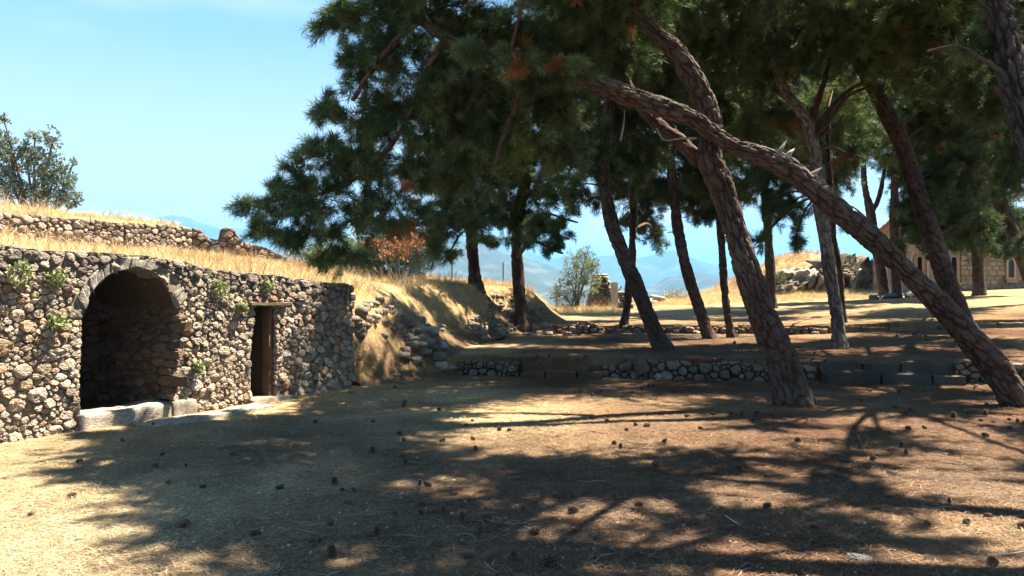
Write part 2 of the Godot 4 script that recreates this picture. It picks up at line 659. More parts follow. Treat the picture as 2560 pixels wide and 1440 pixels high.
func scatter(box: Rect2, size_at: Callable, aspect: float, tries: int) -> Array:
	var pts := []
	var rad := []
	var grid := {}
	var cell := 0.25
	for pass_k in 2:
		for k in tries:
			var p := Vector2(rr(box.position.x, box.end.x), rr(box.position.y, box.end.y))
			var r: float = size_at.call(p, pass_k)
			if r <= 0:
				continue
			var ok := true
			var g := Vector2i((p / cell).floor())
			for i in range(-2, 3):
				for j in range(-2, 3):
					for q in grid.get(g + Vector2i(i, j), []):
						var dv: Vector2 = pts[q] - p
						dv.x /= aspect
						if dv.length() < (rad[q] + r) * 0.86:
							ok = false
							break
					if not ok:
						break
				if not ok:
					break
			if ok:
				if not grid.has(g):
					grid[g] = []
				grid[g].append(pts.size())
				pts.append(p)
				rad.append(r)
	return [pts, rad]

func cells(pts: Array, rad: Array, aspect: float) -> Array:
	var out := []
	var grid := {}
	var cell := 0.3
	for k in pts.size():
		var g := Vector2i((pts[k] / cell).floor())
		if not grid.has(g):
			grid[g] = []
		grid[g].append(k)
	for k in pts.size():
		var p: Vector2 = pts[k]
		var h: float = rad[k] * 2.3
		var poly := PackedVector2Array([Vector2(-h, -h), Vector2(h, -h), Vector2(h, h), Vector2(-h, h)])
		var g := Vector2i((p / cell).floor())
		for i in range(-2, 3):
			for j in range(-2, 3):
				for q in grid.get(g + Vector2i(i, j), []):
					if q == k:
						continue
					var dv: Vector2 = pts[q] - p
					dv.x /= aspect
					var L := dv.length()
					if L > 1.6 * (rad[k] + rad[q]) + 0.1:
						continue
					var cut: float = 0.5 * (L + (rad[k] * rad[k] - rad[q] * rad[q]) / L)
					var n := dv / L
					var np := PackedVector2Array()
					for e in poly.size():
						var a := poly[e]
						var b := poly[(e + 1) % poly.size()]
						var da := a.dot(n) - cut
						var db := b.dot(n) - cut
						if da <= 0:
							np.append(a)
						if da * db < 0:
							np.append(a.lerp(b, da / (da - db)))
					poly = np
					if poly.size() < 3:
						break
		if poly.size() >= 3:
			var w := PackedVector2Array()
			for a in poly:
				w.append(p + Vector2(a.x * aspect, a.y))
			out.append(w)
	return out

func area_of(p: PackedVector2Array) -> float:
	var s := 0.0
	for k in p.size():
		s += p[k].cross(p[(k + 1) % p.size()])
	return absf(s) * 0.5

# adds one stone that fills a polygon of the wall's face; frame(u, v, w) is a point in the world
func stone(mb: MB, poly: PackedVector2Array, frame: Callable, gap: float, bulge: float, col: Color, n := 11) -> void:
	var c := Vector2.ZERO
	for p in poly:
		c += p
	c /= poly.size()
	var rad := PackedFloat32Array()
	for k in n:
		var d := Vector2.from_angle(TAU * k / n)
		var best := 0.0
		for e in poly.size():
			var hit = Geometry2D.segment_intersects_segment(c, c + d * 3.0, poly[e], poly[(e + 1) % poly.size()])
			if hit != null:
				best = maxf(best, c.distance_to(hit))
		rad.append(best)
	var sm := PackedFloat32Array()
	var size := 0.0
	for k in n:
		var v := 0.86 * rad[k] + 0.07 * (rad[(k + 1) % n] + rad[(k + n - 1) % n])
		v = minf(v, rad[k] * 1.06) - gap
		sm.append(maxf(v, 0.008))
		size += v / n
	var b := bulge * size
	var off := rr(-0.6, 0.5) * b
	var tilt := Vector2(rr(-0.35, 0.35), rr(-0.45, 0.3))
	var start := mb.v.size()
	var rings := [[1.03, -0.07 - 0.3 * b], [1.0, 0.3 * b], [0.86, 0.85 * b], [0.5, 1.0 * b]]
	for r in rings:
		for k in n:
			var d: Vector2 = Vector2.from_angle(TAU * k / n) * sm[k] * r[0] * rr(0.82, 1.07)
			var w: float = r[1] + off + (tilt.dot(d) if r[1] > 0 else 0.0) + rr(-0.22, 0.22) * b
			mb.vert(frame.call(c.x + d.x, c.y + d.y, w), col * rr(0.92, 1.08))
	var top := mb.vert(frame.call(c.x, c.y, b * rr(0.9, 1.1) + off), col)
	for r in rings.size() - 1:
		for k in n:
			var a := start + r * n + k
			var e := start + r * n + (k + 1) % n
			mb.quad(a, e, e + n, a + n)
	for k in n:
		mb.tri(start + 3 * n + k, start + 3 * n + (k + 1) % n, top)

func masonry(root: Node, called: String, box: Rect2, outline: PackedVector2Array, holes: Array, frame: Callable, size_at: Callable, o := {}) -> int:
	var aspect: float = o.get("aspect", 1.3)
	var sc := scatter(box, size_at, aspect, o.get("tries", 3000))
	var list := []
	for poly in cells(sc[0], sc[1], aspect):
		var got: Array = Geometry2D.intersect_polygons(poly, outline) if outline.size() else [poly]
		if got.is_empty():
			continue
		var p: PackedVector2Array = got[0]
		for h in holes:
			var r := Geometry2D.clip_polygons(p, h)
			if r.is_empty():
				p = PackedVector2Array()
				break
			p = r[0]
		if p.size() < 3 or area_of(p) < o.get("least", 0.0006):
			continue
		var f: Vector3 = frame.call(p[0].x, p[0].y, 0.0)
		list.append([area_of(p) / f.length_squared(), p])
	list.sort_custom(func(a, b): return a[0] > b[0])
	var most: int = o.get("most", 300)
	var rest := MB.new()
	rest.facet = o.get("angular", 0.0) > 0.3
	var tones: Array = o.get("tones", stone_tones)
	for k in list.size():
		var p: PackedVector2Array = list[k][1]
		var col: Color = tones[rng.randi() % tones.size()]
		col *= rr(0.78, 1.18)
		col = Color(col.r * 0.97, col.g * 0.91, col.b * 0.85)
		if o.has("tint"):
			col = o.tint.call(p[0], col)
		if k < most:
			var mb := MB.new()
			mb.facet = rng.randf() < o.get("angular", 0.0)
			stone(mb, p, frame, o.get("gap", 0.008), o.get("bulge", 0.55), col)
			part(root, called, mb, M.stone)
		else:
			stone(rest, p, frame, o.get("gap", 0.008), o.get("bulge", 0.55), col, 8)
	if rest.v.size():
		part(root, "small_stones", rest, M.stone, true)
	return list.size()

func line_frame(a: Vector2, b: Vector2, y: float) -> Callable:   # u from a to b, v up, w towards the viewer's side (right of a->b)
	var dir := (b - a).normalized()
	var n := Vector2(dir.y, -dir.x)
	return func(u: float, v: float, w: float) -> Vector3:
		var q := a + dir * u + n * w
		return Vector3(q.x, y + v, -q.y)

# a rough sheet of mortar or earth behind the stones
func core_sheet(mb: MB, u0: float, u1: float, bottom: Callable, top: Callable, frame: Callable, holes: Array, deep: float, col: Color, st := 0.06, back := 0.5) -> void:
	var nu := int(ceil((u1 - u0) / st))
	var nv := 36
	var start := mb.v.size()
	for k in nu + 1:
		var u := lerpf(u0, u1, k / float(nu))
		var b: float = bottom.call(u)
		var t: float = top.call(u)
		for j in nv + 1:
			var v := lerpf(b, t, j / float(nv))
			var w := -deep + 0.03 * nz2.get_noise_2d(u * 90, v * 90) + 0.025 * nz.get_noise_2d(u * 30, v * 30)
			mb.vert(frame.call(u, v, w), col * (0.9 + 0.25 * nz2.get_noise_2d(u * 40, v * 40)))
		mb.vert(frame.call(u, t - 0.01, -back), col)
	var h := nv + 2
	for k in nu:
		for j in nv + 1:
			var a := start + k * h + j
			var u := lerpf(u0, u1, (k + 0.5) / float(nu))
			var v := lerpf(bottom.call(u), top.call(u), (j + 0.5) / float(nv))
			var cut := false
			for q in holes:
				if j < nv and Geometry2D.is_point_in_polygon(Vector2(u, v), q):
					cut = true
			if not cut:
				mb.quad(a, a + h, a + h + 1, a + 1)

# extrudes an open outline (u, v) back from w0 to w1 as a rough tunnel
func tunnel(mb: MB, line: PackedVector2Array, frame: Callable, w0: float, w1: float, col: Color, st := 0.1, closed := true) -> void:
	var n := int(ceil((w0 - w1) / st))
	var start := mb.v.size()
	var m := line.size()
	for k in n + 1:
		var w := lerpf(w0, w1, k / float(n))
		for j in m:
			var p := line[j]
			var q: Vector3 = frame.call(p.x, p.y, w)
			mb.vert(q + Vector3(nz.get_noise_3d(q.x * 60, q.y * 60, q.z * 60), nz.get_noise_3d(q.y * 60, q.z * 60, q.x * 60), 0) * 0.05, col * (0.9 + 0.3 * nz2.get_noise_3d(q.x * 50, q.y * 50, q.z * 50)))
	for k in n:
		for j in m - (0 if closed else 1):
			var a := start + k * m + j
			var b := start + k * m + (j + 1) % m
			mb.quad(a, b, b + m, a + m)

func noisy_box(mb: MB, frame: Callable, lo: Vector3, hi: Vector3, st: float, amp: float, col: Color) -> void:
	# six gridded faces with one shared displacement, so the edges stay closed and slightly worn
	var sz := hi - lo
	var put := func(u: float, v: float, w: float) -> int:
		var edge_n := 0
		var e := 0.03
		var q := Vector3(u, v, w)
		for ax in 3:
			if absf(q[ax] - lo[ax]) < 1e-4 or absf(q[ax] - hi[ax]) < 1e-4:
				edge_n += 1
		var nse := Vector3(nz.get_noise_3d(u * 50, v * 50, w * 50), nz.get_noise_3d(v * 50 + 9, w * 50, u * 50), nz.get_noise_3d(w * 50, u * 50 + 5, v * 50)) * amp
		if edge_n > 1:
			var mid := (lo + hi) * 0.5
			for ax in 3:
				q[ax] -= signf(q[ax] - mid[ax]) * minf(e, absf(sz[ax]) * 0.12) * (0.4 if edge_n == 2 else 0.6) if (absf(q[ax] - lo[ax]) < 1e-4 or absf(q[ax] - hi[ax]) < 1e-4) else 0.0
		q += nse + Vector3(nz2.get_noise_3d(u * 190, v * 190, w * 190), nz2.get_noise_3d(v * 190, w * 190, u * 190), nz2.get_noise_3d(w * 190, u * 190, v * 190)) * amp * 0.55
		return mb.vert(frame.call(q.x, q.y, q.z), col * (0.92 + 0.3 * nz2.get_noise_3d(u * 30, v * 30, w * 30) + 0.35 * nz2.get_noise_3d(u * 140, v * 140, w * 140)))
	for ax in 3:
		var a1 := (ax + 1) % 3
		var a2 := (ax + 2) % 3
		var n1 := maxi(1, int(sz[a1] / st))
		var n2 := maxi(1, int(sz[a2] / st))
		for side in 2:
			var start := mb.v.size()
			for i in n1 + 1:
				for j in n2 + 1:
					var q := Vector3.ZERO
					q[ax] = hi[ax] if side else lo[ax]
					q[a1] = lerpf(lo[a1], hi[a1], i / float(n1))
					q[a2] = lerpf(lo[a2], hi[a2], j / float(n2))
					put.call(q.x, q.y, q.z)
			for i in n1:
				for j in n2:
					var a := start + i * (n2 + 1) + j
					if side:
						mb.quad(a, a + n2 + 1, a + n2 + 2, a + 1)
					else:
						mb.quad(a, a + 1, a + n2 + 2, a + n2 + 1)

func rock(mb: MB, c: Vector3, r: Vector3, sd: float, col: Color, rough := 0.35, lat := 9, lon := 12) -> void:
	var start := mb.v.size()
	for i in lat + 1:
		var ph := PI * i / lat
		for j in lon:
			var th := TAU * j / lon
			var d := Vector3(sin(ph) * cos(th), cos(ph), sin(ph) * sin(th))
			var q := d * 1.0 + Vector3(sd * 3.7, sd * 1.3, sd)
			var f := 1.0 + rough * (nz.get_noise_3dv(q * 70.0) + 0.45 * nz.get_noise_3dv(q * 190.0))
			# slightly blocky
			var blk := maxf(absf(d.x), maxf(absf(d.y), absf(d.z)))
			f *= lerpf(1.0, 0.85 / blk, 0.45)
			mb.vert(c + d * f * r, col * (0.92 + 0.3 * nz2.get_noise_3dv(q * 120.0)))
	for i in lat:
		for j in lon:
			var a := start + i * lon + j
			var b := start + i * lon + (j + 1) % lon
			mb.quad(a, b, b + lon, a + lon) if false else mb.quad(a, a + lon, b + lon, b) if false else mb.quad(b, b + lon, a + lon, a) if false else mb.quad(a, b, b + lon, a + lon)


# ---------------------------------------------------------------- materials
func noise_tex(f: float, oct: int, lo: float, hi: float, sd: int, size := 512, cell := false) -> NoiseTexture2D:
	var n := FastNoiseLite.new()
	n.seed = sd
	n.frequency = f
	n.fractal_octaves = oct
	n.noise_type = FastNoiseLite.TYPE_CELLULAR if cell else FastNoiseLite.TYPE_SIMPLEX_SMOOTH
	var t := NoiseTexture2D.new()
	t.width = size
	t.height = size
	t.seamless = true
	t.noise = n
	var g := Gradient.new()
	g.set_color(0, Color(lo, lo, lo))
	g.set_color(1, Color(hi, hi, hi))
	t.color_ramp = g
	return t

func litter_images() -> Array:
	# straw and needles lying every way: colour and height
	var S := 1536
	var col := PackedByteArray()
	col.resize(S * S * 3)
	var hgt := PackedByteArray()
	hgt.resize(S * S)
	var n := FastNoiseLite.new()
	n.frequency = 0.02
	n.fractal_octaves = 4
	for y in S:
		for x in S:
			var g := int(150 + 45 * n.get_noise_2d(x, y) + rng.randf() * 34)
			var k := y * S + x
			col[k * 3] = g
			col[k * 3 + 1] = int(g * 0.96)
			col[k * 3 + 2] = int(g * 0.90)
			hgt[k] = 40 + (rng.randi() & 31)
	for k in 34000:
		var x := rr(0, S)
		var y := rr(0, S)
		var a := rr(0, TAU)
		var L := int(rr(14, 58))
		var bend := rr(-0.02, 0.02)
		var tone := rr(0.62, 1.0)
		if rng.randf() < 0.2:
			tone = rr(0.35, 0.6)
		var red := rng.randf()
		var c := [int(255 * tone), int(255 * tone * lerpf(0.97, 0.86, red)), int(255 * tone * lerpf(0.90, 0.70, red))]
		var h := int(rr(110, 250))
		for t in L:
			x += cos(a)
			y += sin(a)
			a += bend
			for w in (2 if red < 0.5 else 1):
				var q := posmod(int(y) + w, S) * S + posmod(int(x), S)
				col[q * 3] = c[0]
				col[q * 3 + 1] = c[1]
				col[q * 3 + 2] = c[2]
				hgt[q] = h
	return [Image.create_from_data(S, S, false, Image.FORMAT_RGB8, col), Image.create_from_data(S, S, false, Image.FORMAT_L8, hgt)]

func mat(albedo: Color, rough := 0.9, vc := true) -> StandardMaterial3D:
	var m := StandardMaterial3D.new()
	m.albedo_color = albedo
	m.roughness = rough
	m.metallic_specular = 0.25
	m.vertex_color_use_as_albedo = vc
	return m

func make_materials() -> void:
	nz.seed = 3
	nz.frequency = 0.02
	nz.fractal_octaves = 3
	nz2.seed = 8
	nz2.frequency = 0.02
	nz2.fractal_octaves = 4
	bark_cells.seed = 5
	bark_cells.noise_type = FastNoiseLite.TYPE_CELLULAR
	bark_cells.cellular_return_type = FastNoiseLite.RETURN_DISTANCE2_SUB
	bark_cells.frequency = 15.0
	bark_cells.fractal_type = FastNoiseLite.FRACTAL_NONE
	var lit := litter_images()
	M.ground = mat(Color.WHITE, 0.95)
	M.ground.albedo_texture = ImageTexture.create_from_image(lit[0])
	M.ground.heightmap_enabled = true
	M.ground.heightmap_texture = ImageTexture.create_from_image(lit[1])
	M.ground.heightmap_scale = 1.6
	M.plain = mat(Color.WHITE, 1.0)
	M.stone = mat(Color.WHITE, 0.95)
	M.stone.uv1_triplanar = true
	M.stone.uv1_world_triplanar = true
	M.stone.uv1_scale = Vector3(2.2, 2.2, 2.2)
	M.stone.albedo_texture = noise_tex(0.03, 5, 0.55, 1.0, 4)
	M.stone.heightmap_enabled = true
	M.stone.heightmap_texture = noise_tex(0.035, 5, 0.0, 1.0, 9)
	M.stone.heightmap_scale = 3.0
	M.mortar = mat(Color.WHITE, 1.0)
	M.mortar.uv1_triplanar = true
	M.mortar.uv1_world_triplanar = true
	M.mortar.uv1_scale = Vector3(3, 3, 3)
	M.mortar.albedo_texture = noise_tex(0.05, 5, 0.5, 1.0, 14)
	M.mortar.heightmap_enabled = true
	M.mortar.heightmap_texture = noise_tex(0.06, 5, 0.0, 1.0, 19)
	M.mortar.heightmap_scale = 3.0
	M.plaster = mat(Color.WHITE, 0.95)
	M.plaster.uv1_triplanar = true
	M.plaster.uv1_world_triplanar = true
	M.plaster.uv1_scale = Vector3(1.7, 1.7, 1.7)
	M.plaster.albedo_texture = noise_tex(0.02, 6, 0.6, 1.0, 24)
	M.plaster.heightmap_enabled = true
	M.plaster.heightmap_texture = noise_tex(0.05, 4, 0.0, 1.0, 29)
	M.plaster.heightmap_scale = 1.0
	M.bark = mat(Color.WHITE, 0.95)
	M.bark.uv1_triplanar = true
	M.bark.uv1_world_triplanar = true
	M.bark.uv1_scale = Vector3(4, 1.6, 4)
	M.bark.albedo_texture = noise_tex(0.04, 4, 0.6, 1.0, 34, 256)
	M.bark.heightmap_enabled = true
	M.bark.heightmap_texture = noise_tex(0.05, 4, 0.0, 1.0, 39, 256)
	M.bark.heightmap_scale = 1.0
	M.needle = mat(Color.WHITE, 0.6)
	M.needle.backlight_enabled = true
	M.needle.backlight = Color(0.42, 0.48, 0.28)
	M.leaf = mat(Color.WHITE, 0.6)
	M.leaf.backlight_enabled = true
	M.leaf.backlight = Color(0.4, 0.4, 0.25)
	M.straw = mat(Color.WHITE, 0.8)
	M.straw.backlight_enabled = true
	M.straw.backlight = Color(0.45, 0.4, 0.3)
	M.wood = mat(Color.WHITE, 0.9)
	M.cone = mat(Color.WHITE, 0.75)
	M.wire = mat(Color(0.42, 0.42, 0.42), 0.5, false)
	M.wire.metallic = 0.6
	M.black = mat(Color(0.12, 0.1, 0.09), 0.5, false)
	M.feather = mat(Color.WHITE, 0.6)
	M.glass_dark = mat(Color(0.13, 0.12, 0.12), 0.15, false)


# ---------------------------------------------------------------- sky, sun, camera
func sky_image() -> Image:
	var w := 2048
	var h := 1024
	var im := Image.create(w, h, false, Image.FORMAT_RGBF)
	var n := FastNoiseLite.new()
	n.seed = 12
	n.frequency = 1.0
	n.fractal_octaves = 6
	# puffs of cumulus: tangent of azimuth and of height, half width, half height
	var puffs := [[-0.37, 0.372, 0.05, 0.024], [-0.327, 0.178, 0.007, 0.004], [-0.115, 0.155, 0.05, 0.05], [-0.12, 0.115, 0.06, 0.03], [0.10, 0.062, 0.06, 0.028], [0.15, 0.078, 0.04, 0.02], [0.24, 0.07, 0.04, 0.022], [0.44, 0.10, 0.06, 0.04], [-0.31, 0.135, 0.02, 0.01], [0.7, 0.2, 0.1, 0.04], [-0.8, 0.12, 0.12, 0.03], [-0.04, 0.23, 0.06, 0.03], [-1.3, 0.3, 0.15, 0.05], [1.2, 0.14, 0.14, 0.04], [0.35, 0.55, 0.16, 0.05], [-0.2, 0.7, 0.2, 0.05]]
	for y in h:
		var el := (0.5 - (y + 0.5) / h) * PI
		var s := maxf(0.0, sin(el))
		var c := Color(0.184, 0.189, 0.193).lerp(Color(0.156, 0.176, 0.196), smoothstep(0.0, 0.15, s)).lerp(Color(0.050, 0.104, 0.178), smoothstep(0.10, 0.38, s)).lerp(Color(0.024, 0.07, 0.15), smoothstep(0.3, 1.0, s))
		for x in w:
			var az := (x + 0.5) / w * TAU
			var p := Vector3(sin(az) * cos(el), sin(el), cos(az) * cos(el))
			var q := p / (0.10 + maxf(p.y, 0.0))
			var f := n.get_noise_3d(q.x * 0.33 + 4.0, p.y * 3.0, q.z * 0.33) * 0.5 + 0.5
			var k := smoothstep(0.54, 0.70, f) * (0.25 + 0.75 * smoothstep(0.35, 0.06, p.y)) 
			for pf in puffs:
				var e := Vector2((p.x / -p.z - pf[0]) / pf[2], (p.y / -p.z - pf[1]) / pf[3]) if p.z < -0.2 else Vector2(9, 9)
				if e.length_squared() < 4.0:
					k = maxf(k, smoothstep(0.25, 0.9, 1.4 - e.length() + 0.9 * n.get_noise_3d(p.x * 9.0, p.y * 16.0, p.z * 9.0)) * 0.95)
			if p.y < 0.0:
				k = 0.0
			im.set_pixel(x, y, c.lerp(Color(0.25, 0.252, 0.255), k))
	return im

func setup() -> void:
	var cam := Camera3D.new()
	cam.name = "camera"
	cam.position = Vector3(0, EYE, 0)
	cam.rotation_degrees.x = 0.43
	cam.fov = rad_to_deg(2.0 * atan(720.0 / 2000.0))
	cam.near = 0.05
	cam.far = 20000.0
	add_child(cam)
	cam.current = true
	var env := Environment.new()
	var sm := PanoramaSkyMaterial.new()
	sm.panorama = ImageTexture.create_from_image(sky_image())
	var sky := Sky.new()
	sky.sky_material = sm
	env.background_mode = Environment.BG_SKY
	env.sky = sky
	env.tonemap_mode = Environment.TONE_MAPPER_LINEAR
	env.tonemap_exposure = EXPOSURE
	env.sdfgi_enabled = true
	env.ssao_enabled = true
	env.ssil_enabled = true
	env.fog_enabled = true
	env.fog_density = 0.00014
	env.fog_light_color = Color(0.42, 0.72, 0.95)
	var we := WorldEnvironment.new()
	we.name = "environment"
	we.environment = env
	add_child(we)
	var sun := DirectionalLight3D.new()
	sun.name = "sun"
	sun.light_energy = 1.6
	sun.light_color = Color(1.0, 0.95, 0.86)
	sun.light_angular_distance = 0.5
	sun.shadow_enabled = true
	add_child(sun)
	var to_sun := Vector3(0.48, 1.0, -0.25).normalized()
	sun.look_at_from_position(to_sun * 100.0, Vector3.ZERO, Vector3.UP)


# ---------------------------------------------------------------- the ruin with the niche
func bez(a: Vector2, b: Vector2, c: Vector2, n: int) -> PackedVector2Array:
	var out := PackedVector2Array()
	for k in n:
		var t := k / float(n)
		out.append(a.lerp(b, t).lerp(b.lerp(c, t), t))
	return out

func build_ruin() -> void:
	rng.seed = 101
	var f := line_frame(W0, W0 + WU * WLEN, 0.0)
	var root := thing("ruined_stone_wall", "long ruined rubble wall with an arched niche and a narrow doorway", "wall", f.call(4.0, 0.0, 0.0))
	var arch := PackedVector2Array()
	arch.append_array(bez(Vector2(3.2, 1.30), Vector2(3.30, 1.84), Vector2(3.88, 1.93), 9))
	arch.append_array(bez(Vector2(3.88, 1.93), Vector2(4.36, 1.92), Vector2(4.56, 1.42), 9))
	arch.append_array(PackedVector2Array([Vector2(4.56, 1.42), Vector2(4.54, 1.1), Vector2(4.47, 0.8), Vector2(4.43, 0.5), Vector2(4.42, 0.16), Vector2(3.18, 0.16), Vector2(3.17, 0.6), Vector2(3.2, 1.0)]))
	var band := PackedVector2Array()
	band.append_array(bez(Vector2(3.06, 1.42), Vector2(3.28, 2.04), Vector2(3.9, 2.07), 8))
	band.append_array(bez(Vector2(3.9, 2.07), Vector2(4.55, 2.04), Vector2(4.72, 1.55), 8))
	band.append_array(PackedVector2Array([Vector2(4.72, 1.55), Vector2(4.5, 1.4), Vector2(3.9, 1.2), Vector2(3.22, 1.28)]))
	var door := PackedVector2Array([Vector2(5.9, -0.2), Vector2(6.36, -0.2), Vector2(6.36, 1.42), Vector2(5.93, 1.42), Vector2(5.88, 0.9), Vector2(5.83, 0.6)])
	var ledge := PackedVector2Array([Vector2(3.18, -0.2), Vector2(4.86, -0.2), Vector2(4.86, 0.19), Vector2(3.18, 0.19)])
	var jag := func(u: float) -> float: return wall_top(u) + 0.045 * nz2.get_noise_1d(u * 70.0) - 0.02
	var outline := PackedVector2Array([Vector2(0, -0.15), Vector2(WLEN, -0.15)])
	var edge_u := WLEN
	while edge_u >= 0.0:
		outline.append(Vector2(edge_u, jag.call(edge_u) + 0.02))
		edge_u -= 0.07
	var mb := MB.new()
	core_sheet(mb, 0.0, WLEN - 0.05, func(_u): return -0.2, func(u): return jag.call(u) - 0.05, f, [arch, door], 0.012, Color(0.54, 0.43, 0.325), 0.05, 0.6)
	mb.flat_quad(f.call(WLEN - 0.05, -0.2, -0.05), f.call(WLEN - 0.05, -0.2, -0.7), f.call(WLEN - 0.05, 1.7, -0.7), f.call(WLEN - 0.05, 1.7, -0.05), Color(0.3, 0.22, 0.16))
	part(root, "mortar_core", mb, M.mortar)
	var size_at := func(p: Vector2, ps: int) -> float:
		if p.x > 6.7:
			return rr(0.05, 0.075) if ps == 0 else rr(0.03, 0.045)
		if p.y > wall_top(p.x) - 0.28:
			return rr(0.035, 0.06) if ps == 0 else rr(0.022, 0.035)
		var big := 0.115 if p.x < 3.2 else 0.085
		return (rr(0.04, big * 0.9) if rng.randf() < 0.55 else rr(0.022, 0.045)) if ps == 0 else rr(0.016, 0.03)
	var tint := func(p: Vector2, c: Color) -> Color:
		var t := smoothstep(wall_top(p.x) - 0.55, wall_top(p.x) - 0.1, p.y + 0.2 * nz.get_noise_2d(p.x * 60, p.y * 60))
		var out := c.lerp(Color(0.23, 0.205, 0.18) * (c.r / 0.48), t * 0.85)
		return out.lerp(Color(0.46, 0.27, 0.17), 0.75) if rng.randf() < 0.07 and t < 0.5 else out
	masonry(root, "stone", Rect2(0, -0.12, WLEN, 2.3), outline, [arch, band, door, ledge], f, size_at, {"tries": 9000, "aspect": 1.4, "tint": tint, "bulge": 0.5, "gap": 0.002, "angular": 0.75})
	# plastered band round the arch, with its worn soffit
	var inner := arch.slice(0, 19)
	var outer := band.slice(0, 17)
	var nr := 9
	var wedges := 17
	var per := 8
	for q in wedges:
		mb = MB.new()
		var tone := Color(0.38, 0.345, 0.295) * rr(0.85, 1.12)
		var lift := rr(-0.012, 0.014)
		for k in per + 1:
			var t := clampf((q + clampf((k - 1) / float(per - 2), 0.012, 0.988)) / wedges, 0.0, 1.0)
			var ti := t * (inner.size() - 1)
			var to := t * (outer.size() - 1)
			var pi := inner[int(ti)].lerp(inner[mini(int(ti) + 1, inner.size() - 1)], fposmod(ti, 1.0))
			var po := outer[int(to)].lerp(outer[mini(int(to) + 1, outer.size() - 1)], fposmod(to, 1.0))
			for r in nr + 3:
				var p := pi.lerp(po, clampf((r - 1) / float(nr), 0, 1))
				p += Vector2(nz2.get_noise_2d(p.x * 120, p.y * 120), nz2.get_noise_2d(p.y * 120, p.x * 120)) * 0.022
				var w := 0.018 + lift + 0.022 * nz.get_noise_2d(p.x * 160, p.y * 160) - 0.045 * smoothstep(0.12, 0.4, nz2.get_noise_2d(p.x * 150 + 50, p.y * 150))
				if r == 0:
					w = -0.4
				elif r == nr + 2 or k == 0 or k == per:
					w = -0.03
				mb.vert(f.call(p.x, p.y, w), tone * (0.88 + 0.4 * nz.get_noise_2d(p.x * 90, p.y * 90)))
		for k in per:
			for r in nr + 2:
				var e := k * (nr + 3) + r
				mb.quad(e, e + 1, e + nr + 4, e + nr + 3)
		part(root, "arch_stone", mb, M.plaster)
	# inside of the niche
	mb = MB.new()
	var loop := arch.duplicate()
	loop.reverse()
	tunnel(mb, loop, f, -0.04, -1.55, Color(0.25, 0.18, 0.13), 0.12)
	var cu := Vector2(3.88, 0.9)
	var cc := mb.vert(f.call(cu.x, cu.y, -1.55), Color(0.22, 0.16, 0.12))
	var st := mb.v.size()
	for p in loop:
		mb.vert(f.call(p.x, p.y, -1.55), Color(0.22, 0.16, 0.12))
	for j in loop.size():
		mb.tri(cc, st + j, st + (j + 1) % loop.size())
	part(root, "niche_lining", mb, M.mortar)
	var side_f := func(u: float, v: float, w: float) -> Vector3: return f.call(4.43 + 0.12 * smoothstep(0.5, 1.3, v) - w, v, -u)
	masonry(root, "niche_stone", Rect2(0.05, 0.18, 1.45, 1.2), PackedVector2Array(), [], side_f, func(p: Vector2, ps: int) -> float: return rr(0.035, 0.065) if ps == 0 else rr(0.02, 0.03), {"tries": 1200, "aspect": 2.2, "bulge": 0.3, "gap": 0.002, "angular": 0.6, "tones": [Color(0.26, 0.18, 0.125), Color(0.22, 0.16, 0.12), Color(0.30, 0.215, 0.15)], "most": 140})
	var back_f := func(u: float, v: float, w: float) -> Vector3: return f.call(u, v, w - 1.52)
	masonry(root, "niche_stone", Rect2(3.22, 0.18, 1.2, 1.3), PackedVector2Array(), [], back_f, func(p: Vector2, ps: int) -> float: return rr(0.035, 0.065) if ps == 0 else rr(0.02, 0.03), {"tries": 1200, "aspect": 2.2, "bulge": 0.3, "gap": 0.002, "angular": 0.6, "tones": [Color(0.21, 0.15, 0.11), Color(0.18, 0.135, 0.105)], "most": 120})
	# the plastered sill below the niche and the doorstep
	mb = MB.new()
	noisy_box(mb, f, Vector3(3.16, -0.15, -0.45), Vector3(4.42, 0.19, 0.06), 0.04, 0.05, Color(0.46, 0.40, 0.33))
	part(root, "niche_sill", mb, M.plaster)
	mb = MB.new()
	noisy_box(mb, f, Vector3(4.43, -0.15, -0.2), Vector3(4.86, 0.20, 0.07), 0.04, 0.06, Color(0.43, 0.375, 0.31))
	part(root, "niche_sill", mb, M.plaster)
	mb = MB.new()
	noisy_box(mb, f, Vector3(5.8, -0.15, -0.5), Vector3(6.75, 0.035, 0.12), 0.05, 0.05, Color(0.44, 0.37, 0.29))
	part(root, "doorstep", mb, M.plaster)
	# doorway: lining, lintel board, wooden jamb
	mb = MB.new()
	var dl := door.duplicate()
	dl.reverse()
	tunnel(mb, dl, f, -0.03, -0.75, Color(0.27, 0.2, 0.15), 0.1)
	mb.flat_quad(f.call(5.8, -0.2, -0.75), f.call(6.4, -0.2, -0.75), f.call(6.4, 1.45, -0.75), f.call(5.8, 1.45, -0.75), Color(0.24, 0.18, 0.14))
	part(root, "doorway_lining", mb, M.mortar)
	mb = MB.new()
	noisy_box(mb, f, Vector3(5.78, 1.425, -0.35), Vector3(6.62, 1.47, 0.10), 0.06, 0.03, Color(0.13, 0.10, 0.075))
	part(root, "lintel_board", mb, M.wood)
	mb = MB.new()
	noisy_box(mb, f, Vector3(6.285, 0.0, -0.2), Vector3(6.35, 1.42, -0.03), 0.06, 0.02, Color(0.13, 0.08, 0.05))
	part(root, "door_jamb", mb, M.wood)
	# worn concrete slab lying on the ground before the niche
	var slab := thing("concrete_slab", "thin pale concrete slab on the ground before the niche sill", "paving slab", f.call(4.6, 0, 0.5))
	mb = MB.new()
	noisy_box(mb, f, Vector3(3.75, -0.1, 0.16), Vector3(5.75, 0.022, 0.62), 0.07, 0.03, Color(0.48, 0.43, 0.36))
	part(slab, "slab", mb, M.plaster)
